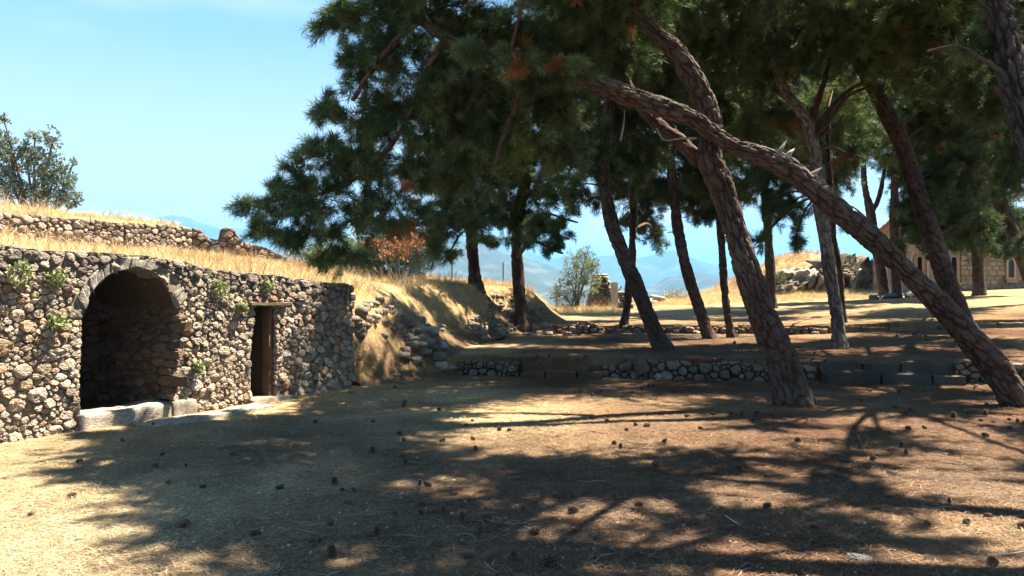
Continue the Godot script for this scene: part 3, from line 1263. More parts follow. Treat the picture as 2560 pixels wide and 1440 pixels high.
	# the upper wall on the mound
	rng.seed = 202
	var ul := UP_A.distance_to(UP_B)
	var ud := (UP_B - UP_A) / ul
	var un := Vector2(ud.y, -ud.x)
	var foot := func(u: float) -> float:
		var q: Vector2 = UP_A + ud * u + un * 0.25
		return gh(q.x, q.y)
	var uf := line_frame(UP_A, UP_B, 0.0)
	var utop := func(u: float) -> float: return foot.call(u) + lerpf(0.68, 0.84, u / ul) + 0.07 * nz2.get_noise_1d(u * 60.0)
	root = thing("upper_stone_wall", "low pale rubble wall higher up on the grassy mound", "wall", uf.call(4.0, foot.call(4.0), 0.0))
	mb = MB.new()
	core_sheet(mb, 0.0, ul, func(u): return foot.call(u) - 0.2, func(u): return utop.call(u) - 0.04, uf, [], 0.03, Color(0.34, 0.27, 0.2), 0.1, 0.6)
	part(root, "mortar_core", mb, M.mortar)
	outline = PackedVector2Array()
	for q in 61:
		var u := ul * q / 60.0
		outline.append(Vector2(u, foot.call(u) - 0.1))
	for q in 61:
		var u := ul * (60 - q) / 60.0
		outline.append(Vector2(u, utop.call(u)))
	masonry(root, "stone", Rect2(0, 2.2, ul, 2.0), outline, [], uf, func(p: Vector2, ps: int) -> float: return rr(0.06, 0.1) if ps == 0 else rr(0.035, 0.05), {"tries": 8000, "aspect": 1.5, "bulge": 0.55, "angular": 0.7, "tones": [Color(0.47, 0.41, 0.36), Color(0.55, 0.49, 0.43), Color(0.4, 0.34, 0.3), Color(0.50, 0.42, 0.35)]})
	# the collapsed corner at its right end
	rng.seed = 203
	var cl := UP_B.distance_to(UP_C)
	var cf := line_frame(UP_B, UP_C, 0.0)
	var cd := (UP_C - UP_B) / cl
	var cfoot := func(u: float) -> float:
		var q: Vector2 = UP_B + cd * u + Vector2(cd.y, -cd.x) * 0.3
		return gh(q.x, q.y)
	var prof := [0.0, 0.84, 0.25, 0.8, 0.5, 0.5, 0.75, 0.5, 0.8, 0.92, 1.15, 0.95, 1.3, 0.6, 2.0, 0.5, 2.5, 0.3, 4.0, 0.1]
	var ctop := func(u: float) -> float:
		for q in range(0, prof.size() - 2, 2):
			if u <= prof[q + 2]:
				return cfoot.call(u) + lerpf(prof[q + 1], prof[q + 3], (u - prof[q]) / (prof[q + 2] - prof[q]))
		return cfoot.call(u) + 0.1
	root = thing("collapsed_masonry", "broken reddish end of the upper wall beside the drooping pine branch", "wall", cf.call(1.0, cfoot.call(1.0), 0.0))
	mb = MB.new()
	core_sheet(mb, 0.0, cl, func(u): return cfoot.call(u) - 0.2, func(u): return ctop.call(u) - 0.04, cf, [], 0.03, Color(0.30, 0.22, 0.17), 0.08, 0.7)
	part(root, "mortar_core", mb, M.mortar)
	outline = PackedVector2Array()
	for q in 41:
		outline.append(Vector2(cl * q / 40.0, cfoot.call(cl * q / 40.0) - 0.1))
	for q in 41:
		outline.append(Vector2(cl * (40 - q) / 40.0, ctop.call(cl * (40 - q) / 40.0)))
	masonry(root, "stone", Rect2(0, 1.8, cl, 2.4), outline, [], cf, func(p: Vector2, ps: int) -> float: return rr(0.07, 0.13) if ps == 0 else rr(0.035, 0.05), {"tries": 2500, "aspect": 1.6, "bulge": 0.5, "angular": 0.8, "tones": [Color(0.42, 0.33, 0.27), Color(0.38, 0.29, 0.24), Color(0.5, 0.44, 0.38)]})


func weed(label: String, u: float, v: float, w: float, h: float) -> void:
	var f := line_frame(W0, W0 + WU * WLEN, 0.0)
	var p: Vector3 = f.call(u, v, 0.02)
	rng.seed = hash(label)
	var root := thing("wall_weed", label, "plant", p, "weeds growing out of the ruin wall")
	var mb := MB.new()
	var st := MB.new()
	for k in 30:
		var fall := rr(-1.0, 0.6)
		var q: Vector3 = f.call(u + rr(-w, w) * (1.0 - 0.4 * absf(fall)), v + fall * h, rr(0.03, 0.12))
		tube(st, [p - Vector3(WN.x, 0, -WN.y) * 0.04, (p + q) * 0.5 + Vector3(0, 0.02, 0), q], [0.004, 0.003, 0.002], 3, 99.0, 0, 0, [Color(0.2, 0.24, 0.1), Color(0.2, 0.24, 0.1)])
		for j in 9:
			var o := q + rdir() * 0.035
			var dir := (rdir() + Vector3(0.3, -0.1, 0.3)).normalized()
			var side := dir.cross(rdir()).normalized() * rr(0.008, 0.014)
			var L := rr(0.03, 0.06)
			var c := Color(0.15, 0.20, 0.07).lerp(Color(0.30, 0.32, 0.16), rng.randf()) * rr(0.8, 1.2)
			var a := mb.vert(o, c)
			mb.vert(o + dir * L * 0.5 + side, c)
			mb.vert(o + dir * L, c)
			mb.vert(o + dir * L * 0.5 - side, c)
			mb.quad(a, a + 1, a + 2, a + 3)
	part(root, "stems", st, M.leaf)
	part(root, "leaves", mb, M.leaf, true)


# ---------------------------------------------------------------- terraces
func sx(x: float, s: float) -> Vector2:
	return Vector2(x, s - 0.12 * x)

func terrace_piece(called: String, label: String, x0: float, x1: float, s: float, h: float, size_at: Callable, o := {}) -> void:
	rng.seed = hash(label)
	var a := sx(x0, s)
	var b := sx(x1, s)
	var L := a.distance_to(b)
	var y := base_h(a.x, a.y - 0.3) - 0.02
	var f := line_frame(a, b, y)
	var root := thing(called, label, "wall", f.call(L * 0.5, 0, 0))
	var mb := MB.new()
	var ends: float = o.get("ends", 0.0)
	var top := func(u: float) -> float: return h * (1.0 - ends * (smoothstep(0.5, 0.0, u) * 0.6 + smoothstep(L - 0.5, L, u) * 0.6)) + 0.09 * nz2.get_noise_1d(u * 60.0 + x0 * 10)
	core_sheet(mb, 0.0, L, func(_u): return -0.15, func(u): return top.call(u) - 0.05, f, [], -0.02, Color(0.26, 0.19, 0.135), 0.08, 0.3)
	part(root, "earth_core", mb, M.mortar)
	var outline := PackedVector2Array([Vector2(0, -0.1), Vector2(L, -0.1)])
	for k in 41:
		outline.append(Vector2(L * (40 - k) / 40.0, top.call(L * (40 - k) / 40.0) + 0.03))
	var f2 := func(u: float, v: float, w: float) -> Vector3: return f.call(u, v, w + 0.05)
	masonry(root, "stone", Rect2(0, -0.1, L, h + 0.2), outline, [], f2, size_at, {"tries": o.get("tries", 1500), "aspect": o.get("aspect", 1.15), "bulge": o.get("bulge", 0.8), "gap": 0.006, "tones": o.get("tones", [Color(0.36, 0.31, 0.26), Color(0.30, 0.265, 0.225), Color(0.42, 0.37, 0.31), Color(0.27, 0.235, 0.20)])})

func steps(label: String, x0: float, x1: float, s: float, h: float, n: int, blk: float, tone := Color(0.17, 0.14, 0.115)) -> void:
	rng.seed = hash(label)
	var a := sx(x0, s - 0.42 * (n - 1))
	var b := sx(x1, s - 0.42 * (n - 1))
	var L := a.distance_to(b)
	var y := base_h(a.x, a.y - 0.3) - 0.01
	var f := line_frame(a, b, y)
	var root := thing("stone_steps", label, "steps", f.call(L * 0.5, 0, 0))
	for k in n:
		var u := 0.0
		while u < L - 0.05:
			var w := minf(blk * rr(0.75, 1.25), L - u)
			if L - u - w < 0.25:
				w = L - u
			var mb := MB.new()
			var c := tone * rr(0.75, 1.2)
			noisy_box(mb, f, Vector3(u + 0.005, -0.12, -0.42 * k - 0.48 + rr(-0.01, 0.01)), Vector3(u + w - 0.005, h * (k + 1) / n + rr(-0.025, 0.02), -0.42 * k + rr(-0.03, 0.03)), 0.09, 0.05, c)
			part(root, "step_block", mb, M.stone)
			u += w

func build_terraces() -> void:
	var river := func(p: Vector2, ps: int) -> float: return rr(0.055, 0.095) if ps == 0 else rr(0.03, 0.045)
	var boulders := func(p: Vector2, ps: int) -> float: return (rr(0.1, 0.15) if rng.randf() < 0.7 else rr(0.06, 0.09)) if ps == 0 else rr(0.035, 0.05)
	terrace_piece("terrace_wall", "short retaining wall of round river stones left of the lower steps", -1.02, 0.12, 15.46, 0.33, river, {"bulge": 0.9, "ends": 0.3})
	terrace_piece("terrace_wall", "long retaining wall of big grey boulders behind the main leaning pine", 1.72, 5.6, 15.46, 0.30, boulders, {"aspect": 1.1, "ends": 0.35})
	terrace_piece("terrace_wall", "small stack of flat stones ending the dark steps by the crossing trunk", 8.0, 8.75, 15.46, 0.40, river, {"aspect": 1.8})
	terrace_piece("terrace_wall", "low terrace wall at the right edge beyond the crossing trunk's foot", 8.85, 12.5, 15.46, 0.34, river, {})
	steps("narrow shaded earth steps between the river stone wall and the boulder wall", 0.14, 1.7, 15.46, 0.27, 2, 0.6, Color(0.21, 0.135, 0.085))
	steps("wide dark stone steps between the main pine and the crossing trunk", 5.62, 7.98, 15.46, 0.36, 2, 0.85)
	var flatty := func(p: Vector2, ps: int) -> float: return rr(0.06, 0.1) if ps == 0 else rr(0.03, 0.045)
	var pale := [Color(0.42, 0.35, 0.28), Color(0.36, 0.29, 0.23), Color(0.47, 0.40, 0.33)]
	terrace_piece("terrace_wall", "heap-like end of the far terrace wall near the mound's foot", 1.35, 2.75, 23.96, 0.32, flatty, {"tones": pale, "aspect": 1.6, "ends": 0.8})
	terrace_piece("terrace_wall", "far low terrace wall of pale flat stones behind the leaning pines", 2.78, 9.0, 23.96, 0.22, flatty, {"ends": 0.3, "tones": pale, "aspect": 1.5, "tries": 2600})
	steps("far row of squared dark kerb stones right of the grey trunk", 9.05, 12.6, 23.96, 0.24, 1, 0.8, Color(0.3, 0.25, 0.2))
	steps("far row of squared kerb stones running off behind the crossing trunk", 12.65, 17.0, 23.96, 0.22, 1, 0.9, Color(0.28, 0.23, 0.18))


# ---------------------------------------------------------------- rocks and rubble on the mound
func build_rubble() -> void:
	rng.seed = 303
	var spots := [
		["crumbling_masonry", "rubble face with pale stones right beside the end of the ruin wall", 885, 1010, 745, 840, 44, 0.06, 0.11],
		["crumbling_masonry", "dark lumpy masonry remnant standing out low on the mound's slope", 1005, 1105, 800, 895, 42, 0.07, 0.14],
		["crumbling_masonry", "rubble stones exposed in the steep bank left of the mound-edge pine", 1215, 1290, 735, 830, 70, 0.05, 0.10],
		["crumbling_masonry", "broken stones at the roots right of the mound-edge pine", 1300, 1375, 775, 840, 40, 0.06, 0.12],
		["crumbling_masonry", "thin ridge of stones across the middle of the grassy slope", 1175, 1212, 795, 850, 22, 0.06, 0.12],
	]
	for sp in spots:
		rng.seed = hash(sp[1])
		var root: Node3D = null
		for k in sp[6]:
			var p := ground_at(rr(sp[2], sp[3]), rr(sp[4], sp[5]))
			if root == null:
				root = thing(sp[0], sp[1], "rubble", p)
			var r := rr(sp[7], sp[8])
			var mb := MB.new()
			var c: Color = Color(0.40, 0.33, 0.26) * rr(0.7, 1.25)
			if sp[1].begins_with("dark"):
				c = c.lerp(Color(0.22, 0.2, 0.18), 0.5)
			rock(mb, p + Vector3(0, r * 0.1, 0), Vector3(r * rr(1.0, 1.7), r * rr(0.6, 0.9), r * rr(0.8, 1.2)), rr(0, 50), c, 0.5, 7, 9)
			part(root, "stone", mb, M.stone)
	# loose stones one by one
	var loose := [[1075, 835, 0.16, "pale lone block high on the grassy slope"], [930, 800, 0.12, "pale stone under the rubble beside the wall end"], [905, 790, 0.09, "pale small stone against the wall end's rubble"], [1105, 920, 0.13, "pale stone left of the river-stone terrace wall"], [1130, 925, 0.1, "pale second stone left of the river-stone terrace wall"], [1090, 915, 0.08, "pale flat stone farthest left of the river-stone terrace wall"], [1440, 835, 0.15, "pale white stone at the heap end of the far terrace"], [1420, 838, 0.1, "pale smaller stone beside the white one at the far terrace"], [1250, 838, 0.14, "pale stone at the foot of the mound-edge pine's bank"], [1265, 830, 0.1, "pale stone right of the bank's foot stone"], [960, 1005, 0.07, "pale stone on the ground before the wall end"], [1010, 960, 0.06, "pale stone on the needles left of the river-stone wall"], [985, 940, 0.06, "pale stone on the brown slope right of the wall end"], [880, 985, 0.05, "pale stone at the very foot of the ruin wall's end"], [1645, 948, 0.1, "pale flat stone before the boulder wall"], [1950, 832, 0.12, "pale stone just left of the grey trunk on the far terrace"], [1740, 835, 0.1, "pale stone by the slim reddish pine's foot"], [1165, 835, 0.11, "pale stone below the ridge on the slope"], [1100, 870, 0.14, "pale stone below the dark masonry remnant"], [1040, 905, 0.1, "pale stone in front of the dark masonry remnant"], [1985, 945, 0.06, "pale stone right at the foot of the boulder wall by the trunk"], [620, 1150, 0.03, "pale pebble-sized stone before the niche"], [2475, 1290, 0.022, "pale round pale pebble near the right edge"]]
	for l in loose:
		var p := ground_at(l[0], l[1])
		var mb := MB.new()
		rock(mb, p + Vector3(0, l[2] * 0.3, 0), Vector3(l[2] * rr(1.0, 1.5), l[2] * rr(0.55, 0.8), l[2]), rr(0, 50), stone_tones[rng.randi() % 8] * rr(0.85, 1.1), 0.5, 8, 11)
		var o := thing("loose_stone", l[3], "stone", p, "loose stones about the grove")
		part(o, "stone", mb, M.stone)
	var q := ground_at(2145, 1402)
	var mb2 := MB.new()
	rock(mb2, q, Vector3(0.085, 0.045, 0.06), 7.0, Color(0.42, 0.41, 0.37), 0.3, 10, 14)
	part(thing("grey_stone", "rounded grey stone half sunk in needles in the near right foreground", "stone", q), "stone", mb2, M.stone)


# ---------------------------------------------------------------- far field: rock rise, ruin pillar, fence, chapel
func build_far() -> void:
	rng.seed = 404
	# rock outcrop with its cave
	var outcrop := thing("rock_outcrop", "pale layered rock outcrop with a dark cave under dry grass", "rock", at(2000, 745, 45.0))
	var pieces := [[1935, 715, 46.5, 45, 30, 0], [1975, 700, 46.0, 42, 26, 1], [2020, 697, 45.5, 40, 24, 1], [1990, 722, 45.2, 34, 22, 0], [2030, 725, 45.0, 26, 30, 0], [1965, 728, 44.8, 24, 16, 0], [2055, 700, 45.8, 30, 20, 1], [2075, 672, 46.5, 40, 22, 0], [2120, 665, 46.5, 38, 26, 0], [2085, 690, 45.9, 40, 16, 0], [2150, 690, 45.8, 36, 18, 1], [2160, 720, 45.2, 30, 30, 1], [2140, 735, 44.8, 16, 20, 1], [2185, 700, 46, 26, 40, 0], [2043, 742, 44.7, 12, 14, 0], [1910, 730, 46.0, 30, 22, 0], [2048, 716, 44.6, 17, 34, 0], [2132, 722, 44.6, 15, 32, 1], [2090, 684, 44.7, 42, 11, 0]]
	for p in pieces:
		var mb := MB.new()
		var c: Vector3 = at(p[0], p[1], p[2])
		var r: Vector3 = Vector3(p[3], p[4], (p[3] + p[4]) * 0.55) / 2000.0 * p[2]
		rock(mb, c, r, rr(0, 60), (Color(0.50, 0.44, 0.37) if p[5] else Color(0.33, 0.27, 0.21)) * rr(0.9, 1.1), 0.85, 18, 26)
		part(outcrop, "rock", mb, M.stone)
	var cave := MB.new()
	var cf := line_frame(Vector2(17.3, 44.5), Vector2(18.7, 44.5), 1.25)
	tunnel(cave, PackedVector2Array([Vector2(1.35, -0.1), Vector2(1.35, 0.7), Vector2(1.05, 1.15), Vector2(0.55, 1.2), Vector2(0.15, 0.8), Vector2(0.05, -0.1)]), cf, 0.2, -2.2, Color(0.12, 0.1, 0.08), 0.3)
	cave.flat_quad(cf.call(0.0, -0.2, -2.2), cf.call(1.4, -0.2, -2.2), cf.call(1.4, 1.3, -2.2), cf.call(0.0, 1.3, -2.2), Color(0.1, 0.085, 0.07))
	part(outcrop, "cave", cave, M.mortar)
	# broken stone pillar
	var pd := 37.0
	var pb := at(1500, 752, pd)
	pb.y = gh(pb.x, pd)
	var pillar := thing("stone_pillar_ruin", "tall stump of stacked flat stones beside the wire fence post", "ruin", pb)
	var y := 0.0
	while y < 1.55:
		var half := lerpf(0.62, 0.28, y / 1.55)
		var x := -half
		while x < half + (0.9 if y < 0.75 else 0.0):
			var w := rr(0.14, 0.3)
			var mb := MB.new()
			rock(mb, pb + Vector3(x + w * 0.5 - 0.05, y + 0.04, rr(-0.1, 0.2)), Vector3(w * 0.62, rr(0.05, 0.075), 0.28), rr(0, 60), stone_tones[rng.randi() % 8] * rr(0.8, 1.1), 0.4, 6, 10)
			part(pillar, "flat_stone", mb, M.stone)
			x += w
		y += rr(0.085, 0.11)
	var cm := MB.new()
	rock(cm, pb + Vector3(0.1, 0.6, -0.25), Vector3(0.42, 0.8, 0.3), 3.0, Color(0.3, 0.23, 0.17), 0.3)
	rock(cm, pb + Vector3(0.75, 0.35, -0.25), Vector3(0.6, 0.5, 0.3), 5.0, Color(0.3, 0.23, 0.17), 0.3)
	part(pillar, "earth_core", cm, M.mortar)
	var post := at(1536, 775, pd - 1.2)
	post.y = gh(post.x, pd - 1.2)
	var wp := thing("wooden_post", "thick weathered grey post in front of the broken stone pillar", "post", post)
	var mb3 := MB.new()
	noisy_box(mb3, func(u, v, w): return post + Vector3(u, v, w), Vector3(-0.16, -0.1, -0.1), Vector3(0.16, 1.2, 0.1), 0.15, 0.02, Color(0.34, 0.31, 0.28))
	part(wp, "shaft", mb3, M.wood)
	# fence
	var fp := []
	for q in [[1130, 745, 27.0], [1258, 742, 31.0], [1391, 772, 34.0], [1447, 768, 36.0], [1478, 765, 36.5], [1572, 765, 37.0]]:
		var p := at(q[0], q[1], q[2])
		p.y = gh(p.x, q[2])
		fp.append(p)
	var fence := thing("wire_fence", "thin wire fence on iron posts at the edge of the drop", "fence", fp[2])
	for p in fp:
		var mb := MB.new()
		tube(mb, [p - Vector3(0, 0.1, 0), p + Vector3(0, 1.15, 0)], [0.028, 0.028], 6, 9.0)
		part(fence, "post", mb, M.wire)
	var brace := MB.new()
	tube(brace, [fp[5] + Vector3(-1.0, 0.0, 0.2), fp[5] + Vector3(-0.35, 1.0, 0.1)], [0.03, 0.03], 6, 9.0)
	part(fence, "brace", brace, M.wire)
	for h in [0.2, 0.5, 0.8, 1.1]:
		var mb := MB.new()
		for k in fp.size() - 1:
			var m: Vector3 = (fp[k] + fp[k + 1]) * 0.5 + Vector3(0, h - 0.03, 0)
			tube(mb, [fp[k] + Vector3(0, h, 0), m, fp[k + 1] + Vector3(0, h, 0)], [0.006, 0.006, 0.006], 4, 2.0)
		part(fence, "wire", mb, M.wire)
	# low stone heap right of it, out in the field
	var heap := thing("stone_heap", "flat heap of fallen pale stones out in the sunny field", "rubble", at(1625, 745, 42.0))
	for k in 30:
		var p := at(rr(1590, 1655), 745, rr(41, 43))
		p.y = gh(p.x, -p.z) + rr(0.0, 0.5) * (1.0 - absf(p.x - 7.2) / 1.2)
		var mb := MB.new()
		var r := rr(0.1, 0.22)
		rock(mb, p, Vector3(r * 1.6, r * 0.6, r), rr(0, 60), stone_tones[rng.randi() % 8], 0.4, 6, 9)
		part(heap, "stone", mb, M.stone)
	build_chapel()

func arched(u: float, v0: float, w: float, h: float, n := 10) -> PackedVector2Array:
	var p := PackedVector2Array([Vector2(u - w / 2, v0), Vector2(u + w / 2, v0)])
	for k in n + 1:
		var t := PI * k / n
		p.append(Vector2(u + cos(t) * w / 2, v0 + h - w / 2 + sin(t) * w / 2))
	return p

func prism(mb: MB, poly: PackedVector2Array, frame: Callable, w0: float, w1: float, col: Color) -> void:   # poly counter-clockwise seen from +w
	var tri := Geometry2D.triangulate_polygon(poly)
	for k in range(0, tri.size(), 3):
		var q := [poly[tri[k]], poly[tri[k + 1]], poly[tri[k + 2]]]
		if (q[1] - q[0]).cross(q[2] - q[0]) < 0:
			q = [q[0], q[2], q[1]]
		var a := mb.v.size()
		for p in q:
			mb.vert(frame.call(p.x, p.y, w1), col)
		mb.tri(a, a + 1, a + 2)
	for k in poly.size():
		var a := poly[k]
		var b := poly[(k + 1) % poly.size()]
		mb.flat_quad(frame.call(a.x, a.y, w0), frame.call(b.x, b.y, w0), frame.call(b.x, b.y, w1), frame.call(a.x, a.y, w1), col)

func ring_poly(outer: PackedVector2Array, inner: PackedVector2Array, mb: MB, frame: Callable, w0: float, w1: float, col: Color) -> void:
	var n := outer.size()
	for k in n:
		var a := outer[k]
		var b := outer[(k + 1) % n]
		var c := inner[(k + 1) % n]
		var d := inner[k]
		mb.flat_quad(frame.call(a.x, a.y, w1), frame.call(b.x, b.y, w1), frame.call(c.x, c.y, w1), frame.call(d.x, d.y, w1), col)
		mb.flat_quad(frame.call(a.x, a.y, w0), frame.call(b.x, b.y, w0), frame.call(b.x, b.y, w1), frame.call(a.x, a.y, w1), col)
		mb.flat_quad(frame.call(c.x, c.y, w0), frame.call(d.x, d.y, w0), frame.call(d.x, d.y, w1), frame.call(c.x, c.y, w1), col)

func chapel_window(root: Node, f: Callable, u: float, v0: float, w: float, h: float) -> void:
	var win := MB.new()
	ring_poly(arched(u, v0 - 0.12, w + 0.3, h + 0.27), arched(u, v0, w, h), win, f, -0.02, 0.07, Color(0.42, 0.34, 0.27))
	var o := part(root, "window", win, M.plaster)
	var pane := MB.new()
	prism(pane, arched(u, v0, w, h), f, -0.02, 0.012, Color.WHITE)
	part(o, "pane", pane, M.glass_dark)
	var sill := MB.new()
	noisy_box(sill, f, Vector3(u - w / 2 - 0.22, v0 - 0.28, -0.02), Vector3(u + w / 2 + 0.22, v0 - 0.13, 0.14), 0.2, 0.01, Color(0.42, 0.34, 0.27))
	part(o, "sill", sill, M.plaster)

func build_chapel() -> void:
	rng.seed = 505
	var a := Vector2((2184 - 1280) / 2000.0 * 43.0, 43.0)
	var b := Vector2((2398 - 1280) / 2000.0 * 41.0, 41.0)
	var L := a.distance_to(b)
	var y := 1.05
	var f := line_frame(a, b, y)
	var root := thing("chapel", "small pale chapel with tiled gable roof and narrow arched windows behind trees", "building", f.call(L * 0.5, 0, 0))
	var eave := 3.55
	var apex := 5.4
	var front := PackedVector2Array([Vector2(0, -0.3), Vector2(L, -0.3), Vector2(L, eave), Vector2(L * 0.5, apex), Vector2(0, eave)])
	var mb := MB.new()
	prism(mb, front, f, -7.0, 0.0, Color(0.48, 0.41, 0.34))
	part(root, "wall", mb, M.plaster)
	# quoins of brick and stone on the left corner
	for k in 12:
		mb = MB.new()
		noisy_box(mb, f, Vector3(-0.04, k * 0.3, -0.3), Vector3(0.28 if k % 2 else 0.42, k * 0.3 + 0.28, 0.035), 0.2, 0.015, (Color(0.52, 0.36, 0.26) if k % 2 else Color(0.57, 0.45, 0.35)))
		part(root, "quoin", mb, M.stone)
	# shallow pilasters, panels and an arched blind frame
	for q in [[0.55, 0.16, 2.2], [1.25, 0.2, 0.95], [1.7, 0.14, 0.95], [3.3, 0.2, 3.3]]:
		mb = MB.new()
		noisy_box(mb, f, Vector3(q[0], -0.2, -0.02), Vector3(q[0] + q[1], q[2], 0.06), 0.3, 0.01, Color(0.68, 0.61, 0.53))
		part(root, "pilaster", mb, M.plaster)
	chapel_window(root, f, 2.22, 1.35, 0.2, 1.15)
	mb = MB.new()
	ring_poly(arched(2.22, 1.0, 0.85, 1.85), arched(2.22, 1.08, 0.69, 1.69), mb, f, -0.02, 0.045, Color(0.66, 0.58, 0.5))
	part(root, "blind_arch", mb, M.plaster)
	chapel_window(root, f, L - 0.22, 1.25, 0.22, 1.2)
	# wall lamp
	mb = MB.new()
	tube(mb, [f.call(2.62, 2.75, 0.0), f.call(2.62, 2.85, 0.2), f.call(2.62, 2.7, 0.3)], [0.02, 0.02, 0.02], 6, 0.2)
	rock(mb, f.call(2.62, 2.45, 0.3), Vector3(0.12, 0.17, 0.12), 1.0, Color.WHITE, 0.1, 6, 8)
	part(root, "wall_lamp", mb, M.black)
	# roof tiles, in courses along both slopes; a moulded board under them
	var slope := Vector2(L * 0.5 + 0.35, apex - eave + 0.28)
	var len := slope.length()
	for side in 2:
		mb = MB.new()
		var sd := 1.0 if side == 0 else -1.0
		var x0 := -0.35 if side == 0 else L + 0.35
		var y0 := eave - 0.28
		var dv := Vector2(slope.x * sd, slope.y) / len
		var nv := Vector2(-dv.y, dv.x) * sd
		var fr := MB.new()
		var p0 := Vector2(x0, y0)
		var p1 := p0 + dv * len
		var poly := PackedVector2Array([p0 - nv * 0.02, p1 - nv * 0.02, p1 - nv * 0.2, p0 - nv * 0.2])
		if side == 0:
			poly.reverse()
		prism(fr, poly, f, -7.1, 0.22, Color(0.50, 0.36, 0.27))
		part(root, "verge_board", fr, M.plaster)
		var roof := MB.new()
		var k := 0.0
		while k < len:
			for j in 34:
				var w := 0.3 - j * 0.22
				var tile := [p0 + dv * k, p0 + dv * (k + 0.36)]
				var ax: Vector3 = f.call(tile[0].x + nv.x * 0.05, tile[0].y + nv.y * 0.05, w - 0.11)
				var bx: Vector3 = f.call(tile[1].x + nv.x * 0.015, tile[1].y + nv.y * 0.015, w - 0.11)
				tube(roof, [ax, bx], [0.115, 0.1], 8, 9.0, 0, 0, [Color(0.42, 0.22, 0.14) * rr(0.75, 1.2), Color(0.3, 0.16, 0.1)])
			k += 0.3
		part(root, "roof_tiles", roof, M.plaster, true)
	# the long ashlar wall on the right, block by block where one can see it
	var c := Vector2((2404 - 1280) / 2000.0 * 42.5, 42.5)
	var e := Vector2(33.0, 46.0)
	var L2 := c.distance_to(e)
	var g := line_frame(c, e, y)
	var hall := thing("ashlar_building", "long building wall of tan squared stone at the right edge", "building", g.call(L2 * 0.5, 0, 0))
	mb = MB.new()
	noisy_box(mb, g, Vector3(0, -0.3, -6.0), Vector3(L2, 4.2, -0.06), 0.8, 0.01, Color(0.37, 0.30, 0.22))
	part(hall, "wall", mb, M.mortar)
	var v := -0.25
	var blocks := 0
	while v < 3.0:
		var h := rr(0.24, 0.3)
		var u := 0.0
		while u < 5.2:
			var w := rr(0.35, 0.7)
			var hole := u + w > 3.35 and u < 3.95 and v + h > 1.2 and v < 2.6
			if not hole and blocks < 300:
				mb = MB.new()
				noisy_box(mb, g, Vector3(u + 0.008, v + 0.008, -0.2), Vector3(u + w - 0.008, v + h - 0.008, rr(-0.03, 0.0)), 0.25, 0.02, [Color(0.42, 0.35, 0.25), Color(0.38, 0.315, 0.225), Color(0.45, 0.38, 0.28)][rng.randi() % 3] * rr(0.9, 1.08))
				part(hall, "ashlar_block", mb, M.stone)
				blocks += 1
			u += w
		v += h
	chapel_window(hall, g, 3.65, 1.45, 0.45, 1.0)
	mb = MB.new()
	for j in 30:
		for k in 6:
			var p: Vector3 = g.call(0.1 + j * 0.22, 4.25 + k * 0.16, 0.25 - k * 0.34)
			var q: Vector3 = g.call(0.1 + j * 0.22, 4.25 + k * 0.16 + 0.19, 0.25 - k * 0.34 - 0.4)
			tube(mb, [p, q], [0.115, 0.1], 8, 9.0, 0, 0, [Color(0.42, 0.22, 0.14) * rr(0.75, 1.2), Color(0.3, 0.16, 0.1)])
	part(hall, "roof_tiles", mb, M.plaster, true)
	# ring of stones at the foot of the trees by the chapel
	var ring := thing("stone_ring", "dark ring of stones round the trunk feet before the chapel", "rubble", at(2230, 752, 38.0))
	for k in 34:
		var p := at(rr(2180, 2290), 750, rr(37.2, 38.6))
		p.y = gh(p.x, -p.z) + rr(0.0, 0.16)
		mb = MB.new()
		var r := rr(0.08, 0.16)
		rock(mb, p, Vector3(r * 1.5, r * 0.8, r), rr(0, 60), Color(0.3, 0.27, 0.24) * rr(0.8, 1.2), 0.4, 6, 9)
		part(ring, "stone", mb, M.stone)


